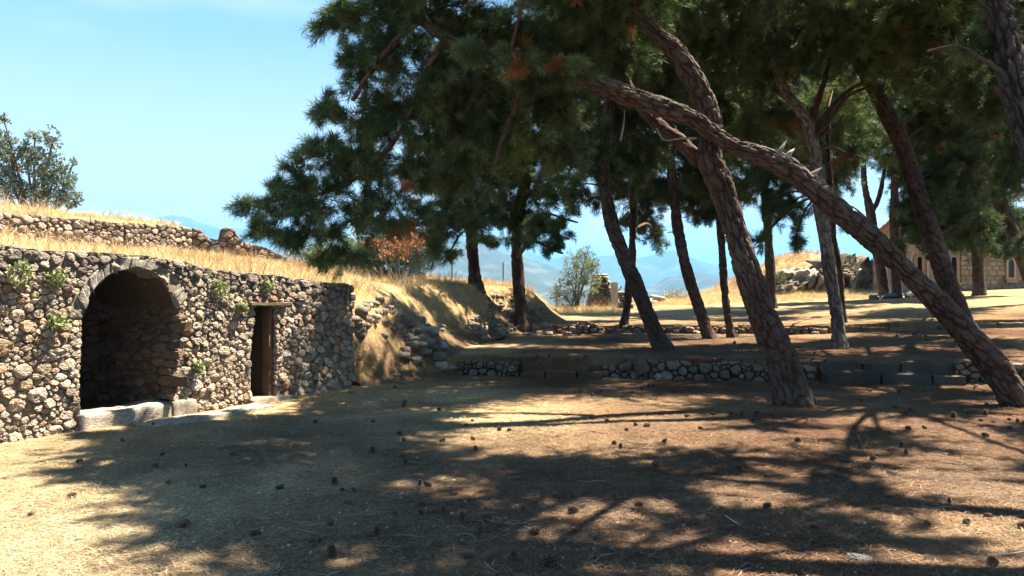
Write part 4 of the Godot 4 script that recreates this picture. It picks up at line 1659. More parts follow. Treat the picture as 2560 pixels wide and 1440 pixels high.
# ---------------------------------------------------------------- trees
func build_trees() -> void:
	var off := {"branch": true}
	# main leaning pine
	var fork_dark := {"rows": [[1752, 402, 0.0, 44], [1700, 352, 0.15, 40], [1640, 305, 0.35, 36], [1590, 245, 0.5, 30], [1545, 160, 0.6, 22], [1500, 60, 0.6, 14]], "cols": BARK_DARK}
	pine("thick leaning pine with deeply cracked bark standing before the boulder wall", [[1985, 1014, 0, 98], [1962, 930, 0, 88], [1926, 835, 0, 80], [1890, 740, -0.05, 76], [1862, 650, -0.1, 74], [1836, 560, -0.1, 73], [1804, 465, -0.15, 73], [1776, 395, -0.2, 68], [1780, 330, -0.2, 60], [1766, 260, -0.25, 57], [1736, 195, -0.3, 55], [1692, 130, -0.35, 52], [1645, 85, -0.4, 48], [1590, 30, -0.5, 40], [1540, -40, -0.6, 34], [1480, -150, -0.7, 26], [1430, -280, -0.7, 16]],
		[fork_dark],
		[[1600, -20, 11.0, 130, 90], [1480, 40, 11.2, 120, 90], [1560, -90, 11.4, 130, 90], [1400, -80, 11.0, 140, 100], [1560, 140, 11.9, 90, 60], [1420, 80, 11.6, 90, 80],
		[Vector3(1.2, 7.0, -12.6), 1.2, {"dens": 0.8}], [Vector3(2.3, 7.4, -14.0), 1.5], [Vector3(0.9, 7.2, -14.4), 1.4], [Vector3(3.6, 7.6, -15.2), 1.5], [Vector3(2.2, 7.3, -12.4), 0.8], [Vector3(1.8, 7.6, -15.8), 1.4], [Vector3(4.6, 8.0, -16.2), 1.5], [Vector3(5.2, 7.6, -14.8), 1.1, {"dens": 0.4}], [Vector3(1.6, 6.9, -10.8), 1.2], [Vector3(0.2, 7.2, -10.6), 1.2], [Vector3(-0.6, 6.6, -9.9), 1.0], [Vector3(1.0, 8.0, -9.6), 1.3], [Vector3(2.4, 8.0, -9.8), 1.2]], {"flare": 0.42})
	# the crossing pine
	pine("crossing pine lying at a slant over the main trunk, foot at right", [[2552, 1016, 0, 78], [2492, 930, 0, 72], [2420, 840, -0.05, 70], [2350, 760, -0.1, 66], [2275, 685, -0.2, 64], [2200, 612, -0.3, 62], [2120, 545, -0.4, 60], [2040, 475, -0.5, 60], [1965, 415, -0.6, 58], [1900, 388, -0.65, 53], [1830, 362, -0.7, 52], [1775, 325, -0.75, 56], [1720, 290, -0.8, 50], [1640, 263, -0.8, 45], [1560, 236, -0.85, 43], [1500, 210, -0.9, 38], [1420, 184, -1.0, 33], [1330, 155, -1.1, 29], [1220, 130, -1.2, 27], [1115, 92, -1.2, 30], [1050, 50, -1.2, 24], [980, 10, -1.2, 17], [900, -60, -1.2, 14]],
		[{"rows": [[1940, 398, -0.7, 26], [1952, 375, -0.74, 17], [1968, 350, -0.7, 4]], "name": "dead_stub", "bark": false, "stub": true, "cols": [Color(0.34, 0.3, 0.27), Color(0.3, 0.26, 0.23)]},
		{"rows": [[1962, 402, -0.68, 28], [1975, 383, -0.72, 18], [1988, 370, -0.68, 4]], "name": "dead_stub", "bark": false, "stub": true, "cols": [Color(0.5, 0.46, 0.42), Color(0.42, 0.38, 0.34)]},
		{"rows": [[2020, 452, -0.55, 28], [2038, 432, -0.6, 18], [2058, 417, -0.58, 4]], "name": "dead_stub", "bark": false, "stub": true, "cols": [Color(0.45, 0.41, 0.37), Color(0.4, 0.36, 0.32)]},
		{"rows": [[1740, 345, -0.75, 12], [1700, 346, -0.9, 9], [1662, 350, -1.0, 8], [1650, 335, -1.0, 7], [1642, 320, -1.0, 5]], "name": "dead_stub", "bark": false, "stub": true, "cols": [Color(0.4, 0.36, 0.34), Color(0.36, 0.32, 0.3)]},
		{"rows": [[1115, 95, -1.2, 20], [1060, 190, -1.1, 16], [1000, 330, -1.0, 12], [900, 440, -0.9, 9], [760, 500, -0.8, 6]]},
		{"rows": [[1050, 50, -1.2, 18], [960, 130, -1.3, 14], [880, 250, -1.3, 9]]},
		{"rows": [[1330, 155, -1.1, 18], [1290, 260, -0.9, 14], [1230, 420, -0.7, 9]], "cols": BARK_DARK}],
		[[850, 50, 10.4, 95, 80], [960, 20, 10.4, 130, 90], [885, 160, 10.4, 80, 70], [985, 130, 10.5, 110, 90], [825, 260, 10.5, 60, 45, {"dens": 0.6}], [905, 300, 10.5, 105, 80], [1000, 280, 10.6, 110, 110], [800, 375, 10.5, 90, 55], [745, 420, 10.5, 55, 40], [690, 500, 10.5, 45, 70], [630, 530, 10.5, 60, 48], [680, 580, 10.5, 70, 40], [790, 490, 10.6, 110, 75], [880, 420, 10.7, 100, 80], [890, 550, 10.7, 80, 55], [770, 580, 10.7, 70, 40, {"dens": 0.7}], [720, 600, 10.8, 40, 26, {"dens": 0.6}], [940, 470, 10.8, 70, 70, {"dens": 0.5}],
		[980, 170, 10.2, 60, 70, {"dens": 0.05, "droop": 1.0}], [1020, 210, 10.2, 45, 60, {"dens": 0.05, "droop": 1.2}], [1010, 500, 10.9, 50, 90, {"dens": 0.1, "brown": 0.8, "droop": 0.8}],
		[1110, 200, 10.8, 140, 110], [1130, 40, 10.8, 140, 90], [1240, 90, 10.9, 130, 100, {"brown": 0.12}], [1130, 320, 11.0, 130, 110], [1250, 240, 11.0, 120, 100, {"brown": 0.1}], [1340, 110, 11.0, 110, 100, {"brown": 0.12}], [1300, 350, 11.2, 120, 90, {"gold": 0.35}], [1200, 430, 11.3, 100, 80, {"dens": 0.8}], [1390, 250, 11.2, 90, 90], [1420, 390, 11.6, 60, 70],
		[1160, 560, 11.2, 60, 60, {"dens": 0.6}], [1040, 420, 11.0, 80, 60], [1050, 350, 14.0, 60, 60], [1080, 270, 14.3, 70, 60], [1030, 430, 14.2, 60, 45, {"dens": 0.7}], [1120, 430, 14.6, 70, 60], [960, 530, 10.9, 60, 45, {"dens": 0.6}], [840, 590, 10.9, 60, 36, {"dens": 0.7}], [900, 400, 10.9, 90, 60], [990, 560, 11.2, 60, 40, {"dens": 0.25, "brown": 0.7, "droop": 0.7}], [1060, 560, 11.2, 50, 60, {"dens": 0.5}], [830, 640, 11.2, 60, 30, {"dens": 0.5}], [740, 540, 10.6, 60, 40, {"dens": 0.8}], [1090, 620, 11.4, 34, 40, {"dens": 0.35, "droop": 0.6}], [790, 640, 11.2, 50, 26, {"dens": 0.5, "droop": 0.5}], [1130, 520, 11.4, 60, 60, {"dens": 0.5}], [1170, 330, 12.5, 100, 90], [1410, 178, 9.6, 85, 36], [1300, 150, 9.4, 85, 38], [1195, 120, 9.4, 60, 34], [1360, 200, 9.7, 80, 30, {"dens": 0.7}], [880, 640, 11.0, 70, 40, {"dens": 0.35, "droop": 0.6}],
		[Vector3(-1.2, 5.8, -10.2), 0.8], [Vector3(-0.4, 6.4, -9.0), 0.9], [Vector3(0.6, 6.6, -8.6), 1.1]], {"flare": 0.3})
	# pine on the mound, left, with the drooping crown and reddish dead sprays
	pine("dark straight pine growing highest on the mound, its base in grass", [[1188, 714, 0, 40], [1183, 650, 0, 36], [1180, 600, 0, 35], [1172, 500, 0, 32], [1165, 400, 0, 28], [1180, 280, 0, 24], [1200, 160, 0, 16], [1210, 40, 0, 8]], [],
		[[1150, 480, 22.5, 100, 70], [1100, 560, 22.4, 60, 50, {"dens": 0.6}], [1180, 560, 22.5, 60, 50], [1210, 600, 22.0, 45, 30], [1120, 640, 22.0, 36, 24, {"dens": 0.6}], [1230, 510, 22.5, 70, 60], [1130, 380, 22.5, 110, 80], [1240, 380, 22.5, 110, 90], [1080, 450, 22.0, 80, 70, {"dens": 0.7}], [1050, 600, 21.5, 70, 30, {"dens": 0.6, "brown": 0.6}], [960, 600, 21.5, 60, 34, {"dens": 0.5, "brown": 0.75}], [1000, 560, 21.5, 60, 50, {"dens": 0.3, "brown": 0.3}], [1190, 260, 22.5, 140, 90], [1190, 120, 22.5, 120, 100]], {"s": 1.35, "bark": BARK_DARK, "d": 23.0})
	pine("dark straight pine on the steep edge of the mound above the bank", [[1305, 815, 0, 52], [1299, 740, 0, 36], [1294, 670, 0, 32], [1292, 600, 0, 30], [1300, 520, 0, 28], [1325, 420, 0, 25], [1370, 300, 0, 20], [1395, 200, 0, 15], [1400, 80, 0, 8]], [],
		[[1290, 560, 23.4, 80, 60, {"dens": 0.75, "gold": 0.25}], [1360, 560, 21.0, 60, 50], [1400, 590, 20.6, 40, 40, {"dens": 0.7}], [1385, 625, 20.6, 36, 26, {"dens": 0.7}], [1300, 470, 23.4, 110, 80, {"dens": 0.75, "gold": 0.25}], [1400, 480, 21.0, 80, 60, {"dens": 0.8}], [1420, 550, 21.0, 36, 40, {"dens": 0.5}], [1350, 380, 23.4, 120, 90, {"dens": 0.75, "gold": 0.25}], [1440, 300, 21.0, 100, 90], [1340, 260, 23.4, 120, 90, {"dens": 0.75, "gold": 0.25}], [1400, 140, 21.0, 140, 100], [1310, 605, 20.6, 40, 26]], {"s": 1.3, "bark": BARK_DARK, "flare": 0.25})
	# pines of the terrace
	pine("slanting dark pine on the upper terrace left of the main trunk", [[1656, 873, 0, 56], [1622, 795, 0, 49], [1590, 712, 0, 46], [1560, 645, 0, 42], [1532, 570, 0, 38], [1516, 485, 0, 36], [1508, 410, 0, 33], [1516, 310, 0, 28], [1536, 200, 0, 22], [1560, 80, 0, 14]], [{"rows": [[1510, 420, 0, 18], [1480, 385, 0.3, 13], [1440, 360, 0.5, 8]], "bark": false}, {"rows": [[1552, 350, -0.4, 9], [1560, 310, -0.5, 7], [1562, 275, -0.5, 4]], "name": "dead_stub", "bark": false, "stub": true, "cols": [Color(0.45, 0.42, 0.38), Color(0.4, 0.36, 0.32)]}],
		[[1480, 430, 18.2, 70, 60, {"dens": 0.6}], [1430, 470, 18.0, 60, 40, {"dens": 0.5}], [1560, 420, 18.5, 80, 60], [1460, 340, 18.0, 90, 70], [1560, 300, 18.5, 110, 80], [1620, 380, 18.6, 80, 60], [1520, 180, 18.5, 140, 90], [1640, 200, 18.5, 120, 100], [1580, 60, 18.5, 150, 90], [1480, 500, 18.2, 40, 26, {"dens": 0.6}], [Vector3(2.5, 7.0, -17.0), 1.6], [Vector3(4.5, 7.5, -17.5), 1.6], [Vector3(3.4, 8.0, -19.0), 1.8], [Vector3(1.0, 7.0, -18.0), 1.5]], {"s": 1.2, "bark": BARK_DARK})
	pine("thin upright pine crossing behind the slanting dark pine", [[1560, 812, 0, 26], [1571, 740, 0, 24], [1580, 640, 0, 22], [1584, 520, 0, 20], [1582, 420, 0, 16], [1580, 300, 0, 10]], [],
		[[1560, 560, 26.5, 40, 40, {"dens": 0.7}], [1615, 550, 26.5, 50, 45], [1640, 590, 26.5, 36, 36, {"dens": 0.8}], [1600, 480, 26.5, 90, 50], [1660, 500, 26.5, 50, 40, {"dens": 0.7}], [1540, 470, 26.5, 60, 40, {"dens": 0.8}], [1580, 380, 26.5, 110, 80], [1600, 260, 26.5, 130, 90]], {"s": 1.5, "bark": BARK_DARK})
	pine("reddish slim pine on the terrace between the two leaning pines", [[1774, 847, 0, 38], [1747, 770, 0, 36], [1721, 690, 0, 33], [1701, 610, 0, 30], [1689, 520, 0, 28], [1680, 430, 0, 24], [1675, 340, 0, 18], [1680, 220, 0, 12]], [{"rows": [[1692, 582, 0, 6], [1675, 580, 0, 5], [1668, 584, 0, 3]], "name": "dead_stub", "bark": false, "stub": true}],
		[[1690, 470, 21.8, 90, 50], [1740, 520, 21.8, 60, 36, {"dens": 0.8}], [1640, 480, 21.8, 60, 50, {"dens": 0.8}], [1740, 430, 22.0, 80, 60], [1650, 380, 22.0, 90, 70], [1750, 330, 22.0, 100, 80], [1690, 260, 22.0, 140, 80], [1700, 130, 22.0, 150, 100], [Vector3(5.5, 8.0, -22.0), 1.9], [Vector3(4.0, 8.5, -24.0), 1.9], [Vector3(7.0, 8.0, -24.0), 1.9]], {"s": 1.35})
	pine("thinnest pine on the terrace close left of the main trunk", [[1828, 844, 0, 25], [1815, 760, 0, 24], [1808, 680, 0, 22], [1803, 600, 0, 20], [1799, 520, 0, 18], [1795, 440, 0, 14], [1790, 330, 0, 9]], [],
		[[1780, 540, 22.2, 60, 24, {"dens": 0.9}], [1770, 500, 22.2, 60, 50], [1830, 480, 22.2, 60, 60], [1800, 400, 22.2, 90, 70], [1800, 280, 22.2, 100, 80]], {"s": 1.35})
	pine("grey flaking pine with wide bare boughs right of the main trunk", [[2100, 871, 0, 44], [2091, 790, 0, 39], [2076, 690, 0, 37], [2063, 600, 0, 36], [2052, 520, 0, 34], [2044, 430, 0, 32], [2026, 330, 0, 30], [2010, 290, 0, 26], [1960, 220, 0.2, 22], [1930, 120, 0.3, 18], [1900, 0, 0.3, 12]],
		[{"rows": [[2030, 300, 0, 20], [2060, 210, -0.1, 15], [2085, 130, -0.2, 11], [2120, 60, -0.3, 7]], "cols": BARK_DARK}, {"rows": [[2034, 330, 0, 16], [2090, 255, -0.2, 11], [2150, 210, -0.3, 9], [2190, 220, -0.4, 6]], "cols": BARK_DARK}, {"rows": [[2030, 350, 0, 15], [2075, 300, -0.3, 11], [2120, 240, -0.4, 8], [2180, 215, -0.5, 5]], "cols": BARK_DARK}, {"rows": [[2026, 300, 0, 14], [1960, 240, 0.5, 10], [1890, 200, 0.8, 6]], "cols": BARK_DARK}, {"rows": [[2036, 345, 0, 12], [2085, 320, -0.2, 8], [2110, 285, -0.3, 5]], "cols": BARK_DARK}],
		[[1900, 430, 18.8, 90, 70], [1960, 530, 18.8, 60, 60], [1990, 590, 18.6, 36, 34, {"dens": 0.8}], [1930, 500, 18.6, 50, 50], [1900, 600, 19.0, 26, 40, {"dens": 0.6, "gold": 0.7}], [1990, 440, 19.0, 70, 60], [2080, 500, 19.4, 60, 50, {"dens": 0.6}], [1880, 320, 18.6, 70, 80, {"gold": 0.4}], [1960, 300, 18.2, 70, 60, {"brown": 0.4, "dens": 0.7}], [1920, 160, 18.6, 110, 80], [2000, 100, 18.8, 120, 90], [2110, 80, 18.8, 120, 80], [2130, 390, 19.2, 60, 40, {"dens": 0.5, "brown": 0.2}], [1880, 60, 18.8, 120, 90], [Vector3(6.5, 7.5, -17.0), 1.7], [Vector3(8.5, 7.5, -18.0), 1.7], [Vector3(7.0, 8.5, -19.5), 1.8]], {"s": 1.25, "bark": [Color(0.34, 0.30, 0.27), Color(0.09, 0.07, 0.06)]})
	pine("slim straight pine standing close behind the grey flaking pine", [[2110, 806, 0, 20], [2100, 700, 0, 19], [2086, 600, 0, 18], [2076, 480, 0, 17], [2072, 400, 0, 14], [2070, 280, 0, 9]], [],
		[[2080, 430, 27.5, 80, 60], [2130, 560, 27.0, 40, 20, {"dens": 0.5}], [2070, 340, 27.5, 110, 80, {"gold": 0.4}], [2080, 250, 27.5, 120, 80, {"gold": 0.6}]], {"s": 1.55, "bark": BARK_DARK})
	# right-hand group
	pine("tall dark pine leaning left behind the crossing trunk", [[2425, 842, 0, 60], [2398, 780, 0, 57], [2366, 700, 0, 55], [2332, 600, 0, 53], [2300, 500, 0, 50], [2270, 400, 0, 46], [2232, 310, 0, 43], [2186, 220, 0, 38], [2148, 150, 0, 33], [2110, 60, 0, 26], [2070, -60, 0, 18]],
		[{"rows": [[2200, 225, -0.1, 12], [2225, 195, -0.2, 8], [2236, 168, -0.2, 4]], "name": "dead_stub", "bark": false, "stub": true}, {"rows": [[2180, 215, -0.2, 10], [2120, 212, -0.4, 8], [2065, 214, -0.6, 5]], "name": "dead_stub", "bark": false, "stub": true, "cols": [Color(0.5, 0.46, 0.42), Color(0.4, 0.36, 0.32)]}, {"rows": [[2190, 195, -0.3, 9], [2240, 192, -0.5, 7], [2300, 205, -0.6, 4]], "name": "dead_stub", "bark": false, "stub": true, "cols": [Color(0.5, 0.46, 0.42), Color(0.4, 0.36, 0.32)]}],
		[[2240, 90, 20.5, 150, 90], [2120, 20, 20.5, 140, 90], [2350, 160, 20.5, 130, 100], [2330, 320, 21.0, 110, 90], [2400, 430, 21.0, 110, 90], [2350, 470, 20.5, 70, 110], [2430, 560, 21.0, 90, 60], [2400, 250, 20.5, 120, 90], [2320, 560, 21.0, 60, 50]], {"s": 1.4, "bark": BARK_DARK, "d": 22.0})
	pine("straight red-brown pine standing before the tan ashlar wall", [[2449, 757, 0, 38], [2446, 680, 0, 33], [2441, 560, 0, 31], [2436, 450, 0, 29], [2430, 330, 0, 24], [2425, 200, 0, 18]], [],
		[[2400, 560, 36.0, 90, 70], [2480, 600, 36.0, 80, 36], [2520, 560, 36.0, 90, 60], [2440, 500, 36.0, 130, 70], [2360, 590, 36.5, 50, 36], [2420, 390, 36.0, 150, 90], [2420, 260, 36.0, 160, 100]], {"s": 2.0, "bark": BARK_DARK, "d": 37.0, "force_d": 37.0})
	pine("near pine leaning in at the upper right edge with rough bark", [], [{"world": [Vector3(4.52, 3.5, -7.15), Vector3(4.3, 3.75, -7.3), Vector3(4.15, 3.9, -7.4), Vector3(3.9, 3.88, -7.5)], "radii": [0.035, 0.026, 0.018, 0.008], "bark": false}],
		[[2500, 40, 7.9, 70, 60, {"dens": 0.5}], [2440, 130, 7.6, 45, 40, {"dens": 0.35}], [2470, 60, 8.2, 90, 60, {"dens": 0.5}], [Vector3(3.5, 6.6, -9.0), 1.1, {"dens": 0.8}], [Vector3(2.6, 7.2, -9.2), 1.1, {"dens": 0.8}], [Vector3(4.3, 7.0, -8.6), 1.0, {"dens": 0.7}]],
		{"world": [Vector3(4.75, 0, -5.5), Vector3(4.55, 1.6, -6.2), Vector3(4.48, 3.16, -7.0), Vector3(4.66, 4.43, -7.7), Vector3(4.35, 5.6, -8.3), Vector3(3.7, 6.7, -8.9), Vector3(3.0, 7.6, -9.2)], "radii": [0.15, 0.125, 0.098, 0.095, 0.09, 0.08, 0.05], "bark": BARK_DARK})
	pine("dark pine slanting out of the right edge above the ashlar wall", [[2600, 780, 0, 40], [2570, 680, 0, 40], [2535, 590, 0, 38], [2508, 520, 0, 36], [2488, 450, 0, 33], [2478, 360, 0, 28], [2470, 250, 0, 22], [2450, 120, 0, 14]], [],
		[[2520, 440, 27.5, 80, 70], [2550, 620, 27.5, 60, 26, {"dens": 0.8}], [2440, 360, 27.5, 110, 90], [2540, 320, 27.5, 90, 90], [2460, 220, 27.5, 140, 90], [2480, 100, 27.5, 150, 100], [2400, 530, 28.0, 50, 50]], {"s": 1.55, "bark": BARK_DARK, "d": 28.0, "force_d": 28.0})
	pine("forked pale-grey pine in front of the chapel's left corner", [[2214, 748, 0, 34], [2203, 670, 0, 30], [2186, 590, 0, 26], [2177, 530, 0, 24], [2166, 480, 0, 18], [2160, 420, 0, 14], [2165, 330, 0, 9]],
		[{"rows": [[2177, 535, 0, 18], [2196, 500, 0, 15], [2206, 460, 0.1, 13], [2215, 400, 0.2, 9]], "cols": BARK_DARK}, {"rows": [[2176, 555, 0, 8], [2150, 530, 0.1, 6], [2130, 515, 0.2, 4]], "bark": false}],
		[[2165, 390, 38.0, 60, 30, {"dens": 0.5, "brown": 0.35}], [2200, 330, 38.0, 90, 60, {"gold": 0.7}], [2130, 300, 38.0, 80, 60, {"gold": 0.6}], [2230, 400, 38.0, 50, 40, {"dens": 0.6}], [2210, 220, 38.0, 120, 80, {"gold": 0.8}]], {"s": 2.0, "bark": BARK_DARK, "force_d": 38.0})
	pine("dark pine before the chapel wall with a crown over its roof", [[2243, 748, 0, 28], [2238, 650, 0, 26], [2236, 560, 0, 24], [2238, 460, 0, 22], [2240, 350, 0, 16], [2240, 240, 0, 10]], [],
		[[2270, 520, 37.5, 50, 60], [2290, 570, 37.5, 60, 36], [2260, 600, 37.0, 26, 26, {"dens": 0.7}], [2250, 640, 37.0, 28, 24, {"dens": 0.8}], [2300, 450, 37.5, 80, 70], [2260, 400, 37.5, 70, 60], [2310, 350, 37.5, 110, 80], [2270, 250, 37.5, 120, 80], [2330, 600, 37.5, 50, 30], [2370, 540, 37.5, 60, 60]], {"s": 2.0, "bark": BARK_DARK, "force_d": 37.5})
	# crowns of the deeper grove that close the top of the view
	pine("pine at the back of the grove behind the crossing trunk", [[1930, 752, 0, 30], [1925, 650, 0, 27], [1915, 500, 0, 23], [1905, 300, 0, 16], [1900, 60, 0, 8]], [],
		[[1850, 200, 33.0, 150, 100], [1960, 120, 33.0, 150, 100], [1780, 120, 33.0, 150, 100], [1880, 340, 33.0, 110, 80, {"gold": 0.3}], [1960, 380, 33.0, 90, 60], [2040, 180, 33.0, 120, 90], [1890, 20, 33.0, 170, 90], [1860, 640, 33, 20, 16, {"gold": 0.9, "dens": 0.6}], [Vector3(9.0, 8.0, -29.0), 2.1], [Vector3(12.5, 8.2, -31.0), 2.2], [Vector3(16.0, 8.6, -33.0), 2.2], [Vector3(13.0, 9.0, -36.0), 2.2], [Vector3(17.5, 8.4, -29.0), 2.2], [Vector3(10.5, 8.8, -34.0), 2.0]], {"s": 1.9, "bark": BARK_DARK, "force_d": 33.0})
	pine("pine outside the right edge whose boughs reach over the terrace", [], [],
		[[2200, 40, 15.0, 140, 70], [2330, 60, 15.0, 130, 80], [2440, 220, 15.5, 90, 90, {"dens": 0.8}], [2540, 400, 15.5, 60, 90], [2380, -40, 15.0, 180, 80], [2520, 260, 15.0, 60, 70], [Vector3(7.6, 7.2, -14.6), 1.3, {"dens": 0.8}], [Vector3(9.2, 7.4, -12.6), 1.2, {"dens": 0.8}], [Vector3(6.4, 7.6, -15.4), 1.3], [Vector3(8.0, 7.8, -16.4), 1.4], [Vector3(7.6, 7.4, -10.6), 1.0, {"dens": 0.6}], [Vector3(6.7, 7.3, -11.4), 0.9, {"dens": 0.5}], [Vector3(6.6, 7.2, -9.4), 0.9, {"dens": 0.6}], [Vector3(8.6, 7.2, -9.0), 1.1, {"dens": 0.6}], [Vector3(9.0, 7.2, -13.5), 1.6], [Vector3(7.0, 7.4, -13.0), 1.5], [Vector3(8.2, 6.8, -15.8), 1.4], [Vector3(10.0, 6.6, -17.0), 1.6], [Vector3(12.0, 7.4, -18.0), 1.7], [Vector3(14.0, 7.6, -20.0), 1.7], [Vector3(12.5, 7.8, -22.0), 1.8], [Vector3(15.0, 8.0, -24.0), 1.8], [Vector3(10.5, 7.6, -20.5), 1.6], [Vector3(16.5, 8.0, -27.0), 1.8], [Vector3(9.8, 7.4, -11.0), 1.1, {"dens": 0.8}], [Vector3(10.4, 7.4, -14.8), 1.4]],
		{"world": [Vector3(10.6, 0.3, -14.0), Vector3(10.4, 2.0, -14.0), Vector3(10.1, 4.0, -14.1), Vector3(9.6, 6.0, -14.2), Vector3(9.0, 8.0, -14.0)], "radii": [0.28, 0.25, 0.22, 0.18, 0.08], "s": 1.2, "bark": BARK_DARK})
	pine("pine right of the viewpoint that shades the near ground", [], [],
		[[Vector3(5.3, 7.0, -9.4), 1.0, {"dens": 0.8}], [Vector3(4.4, 7.2, -8.6), 0.9, {"dens": 0.8}], [Vector3(6.2, 7.2, -8.2), 0.9, {"dens": 0.6}], [Vector3(5.6, 6.8, -7.0), 0.9, {"dens": 0.6}], [Vector3(3.0, 7.0, -7.2), 1.2, {"dens": 0.8}], [Vector3(1.9, 7.4, -7.5), 1.2], [Vector3(1.3, 6.8, -7.7), 1.0], [Vector3(2.0, 8.2, -8.4), 1.3], [Vector3(3.9, 7.6, -6.2), 1.2], [Vector3(3.7, 7.0, -8.4), 0.9], [Vector3(2.6, 7.8, -6.2), 1.2], [Vector3(4.8, 6.8, -7.4), 1.0, {"dens": 0.6}], [Vector3(2.9, 8.0, -7.7), 1.0]],
		{"world": [Vector3(5.8, 0, -4.4), Vector3(5.5, 2.0, -4.9), Vector3(5.0, 4.0, -5.5), Vector3(4.2, 5.8, -6.2), Vector3(3.2, 7.2, -6.8)], "radii": [0.25, 0.22, 0.19, 0.14, 0.06], "s": 1.1, "bark": BARK_DARK})
	pine("pine behind the viewpoint on the left whose crown shades the near ground", [], [],
		[[Vector3(-1.2, 7.2, -2.0), 1.7], [Vector3(0.8, 7.6, -3.2), 1.7], [Vector3(-2.6, 7.4, 0.2), 1.8], [Vector3(0.2, 8.2, -0.6), 1.9], [Vector3(1.9, 7.4, -1.2), 1.7]],
		{"world": [Vector3(-1.6, 0, 3.2), Vector3(-1.5, 2.4, 2.8), Vector3(-1.0, 5.0, 1.6), Vector3(-0.4, 8.0, -0.4)], "radii": [0.26, 0.22, 0.18, 0.06], "s": 1.5, "bark": BARK_DARK})
	pine("pine behind the viewpoint on the right whose crown shades the near ground", [], [],
		[[Vector3(4.0, 7.2, -3.0), 1.8], [Vector3(6.2, 7.6, -2.2), 1.9], [Vector3(3.6, 7.8, -0.4), 1.9], [Vector3(7.4, 7.0, -5.0), 1.7], [Vector3(5.6, 7.4, 1.2), 1.9]],
		{"world": [Vector3(6.6, 0, 2.0), Vector3(6.3, 2.4, 1.6), Vector3(5.6, 5.0, 0.4), Vector3(5.0, 8.0, -1.6)], "radii": [0.26, 0.22, 0.18, 0.06], "s": 1.5, "bark": BARK_DARK})
	build_shrubs()

func leafy(called: String, label: String, category: String, base: Vector3, lobes: Array, col: Color, col2: Color, mesh: Mesh, per: float, s: float, trunk_r := 0.05) -> void:
	rng.seed = hash(label)
	var root := thing(called, label, category, base)
	var buf := PackedFloat32Array()
	var mb := MB.new()
	for l in lobes:
		var c: Vector3 = at(l[0], l[1], l[2])
		var r: Vector3 = Vector3(l[3], l[4], (l[3] + l[4]) * 0.5) / 2000.0 * l[2]
		tube(mb, [base - Vector3(0, 0.15, 0), base.lerp(c, 0.5) + Vector3(rr(-0.1, 0.1), 0.1, 0), c], [trunk_r, trunk_r * 0.6, trunk_r * 0.25], 6, 0.3, 0, 0, [Color(0.2, 0.17, 0.14), Color(0.2, 0.17, 0.14)])
		for k in 10:
			var e := c + rdir() * r * 0.8
			tube(mb, [c - Vector3(0, r.y * 0.3, 0), (c + e) * 0.5, e], [trunk_r * 0.3, trunk_r * 0.2, 0.004], 4, 9.0, 0, 0, [Color(0.2, 0.17, 0.14), Color(0.2, 0.17, 0.14)])
		var n := int(per * r.x * r.y / (s * s))
		for k in n:
			var d := rdir()
			var f := pow(rng.randf(), 0.45) * 1.05
			var clump := 1.0 + 0.3 * nz.get_noise_3dv((c + d * r) * 60.0)
			push(buf, basis_y((d + Vector3(0, 0.5, 0) + rdir() * 0.6).normalized(), rr(0, TAU), s * rr(0.7, 1.2)), c + d * r * f * clump, col.lerp(col2, rng.randf()) * rr(0.75, 1.25))
	part(root, "trunk", mb, M.bark)
	copies(root, "crown", mesh, buf)

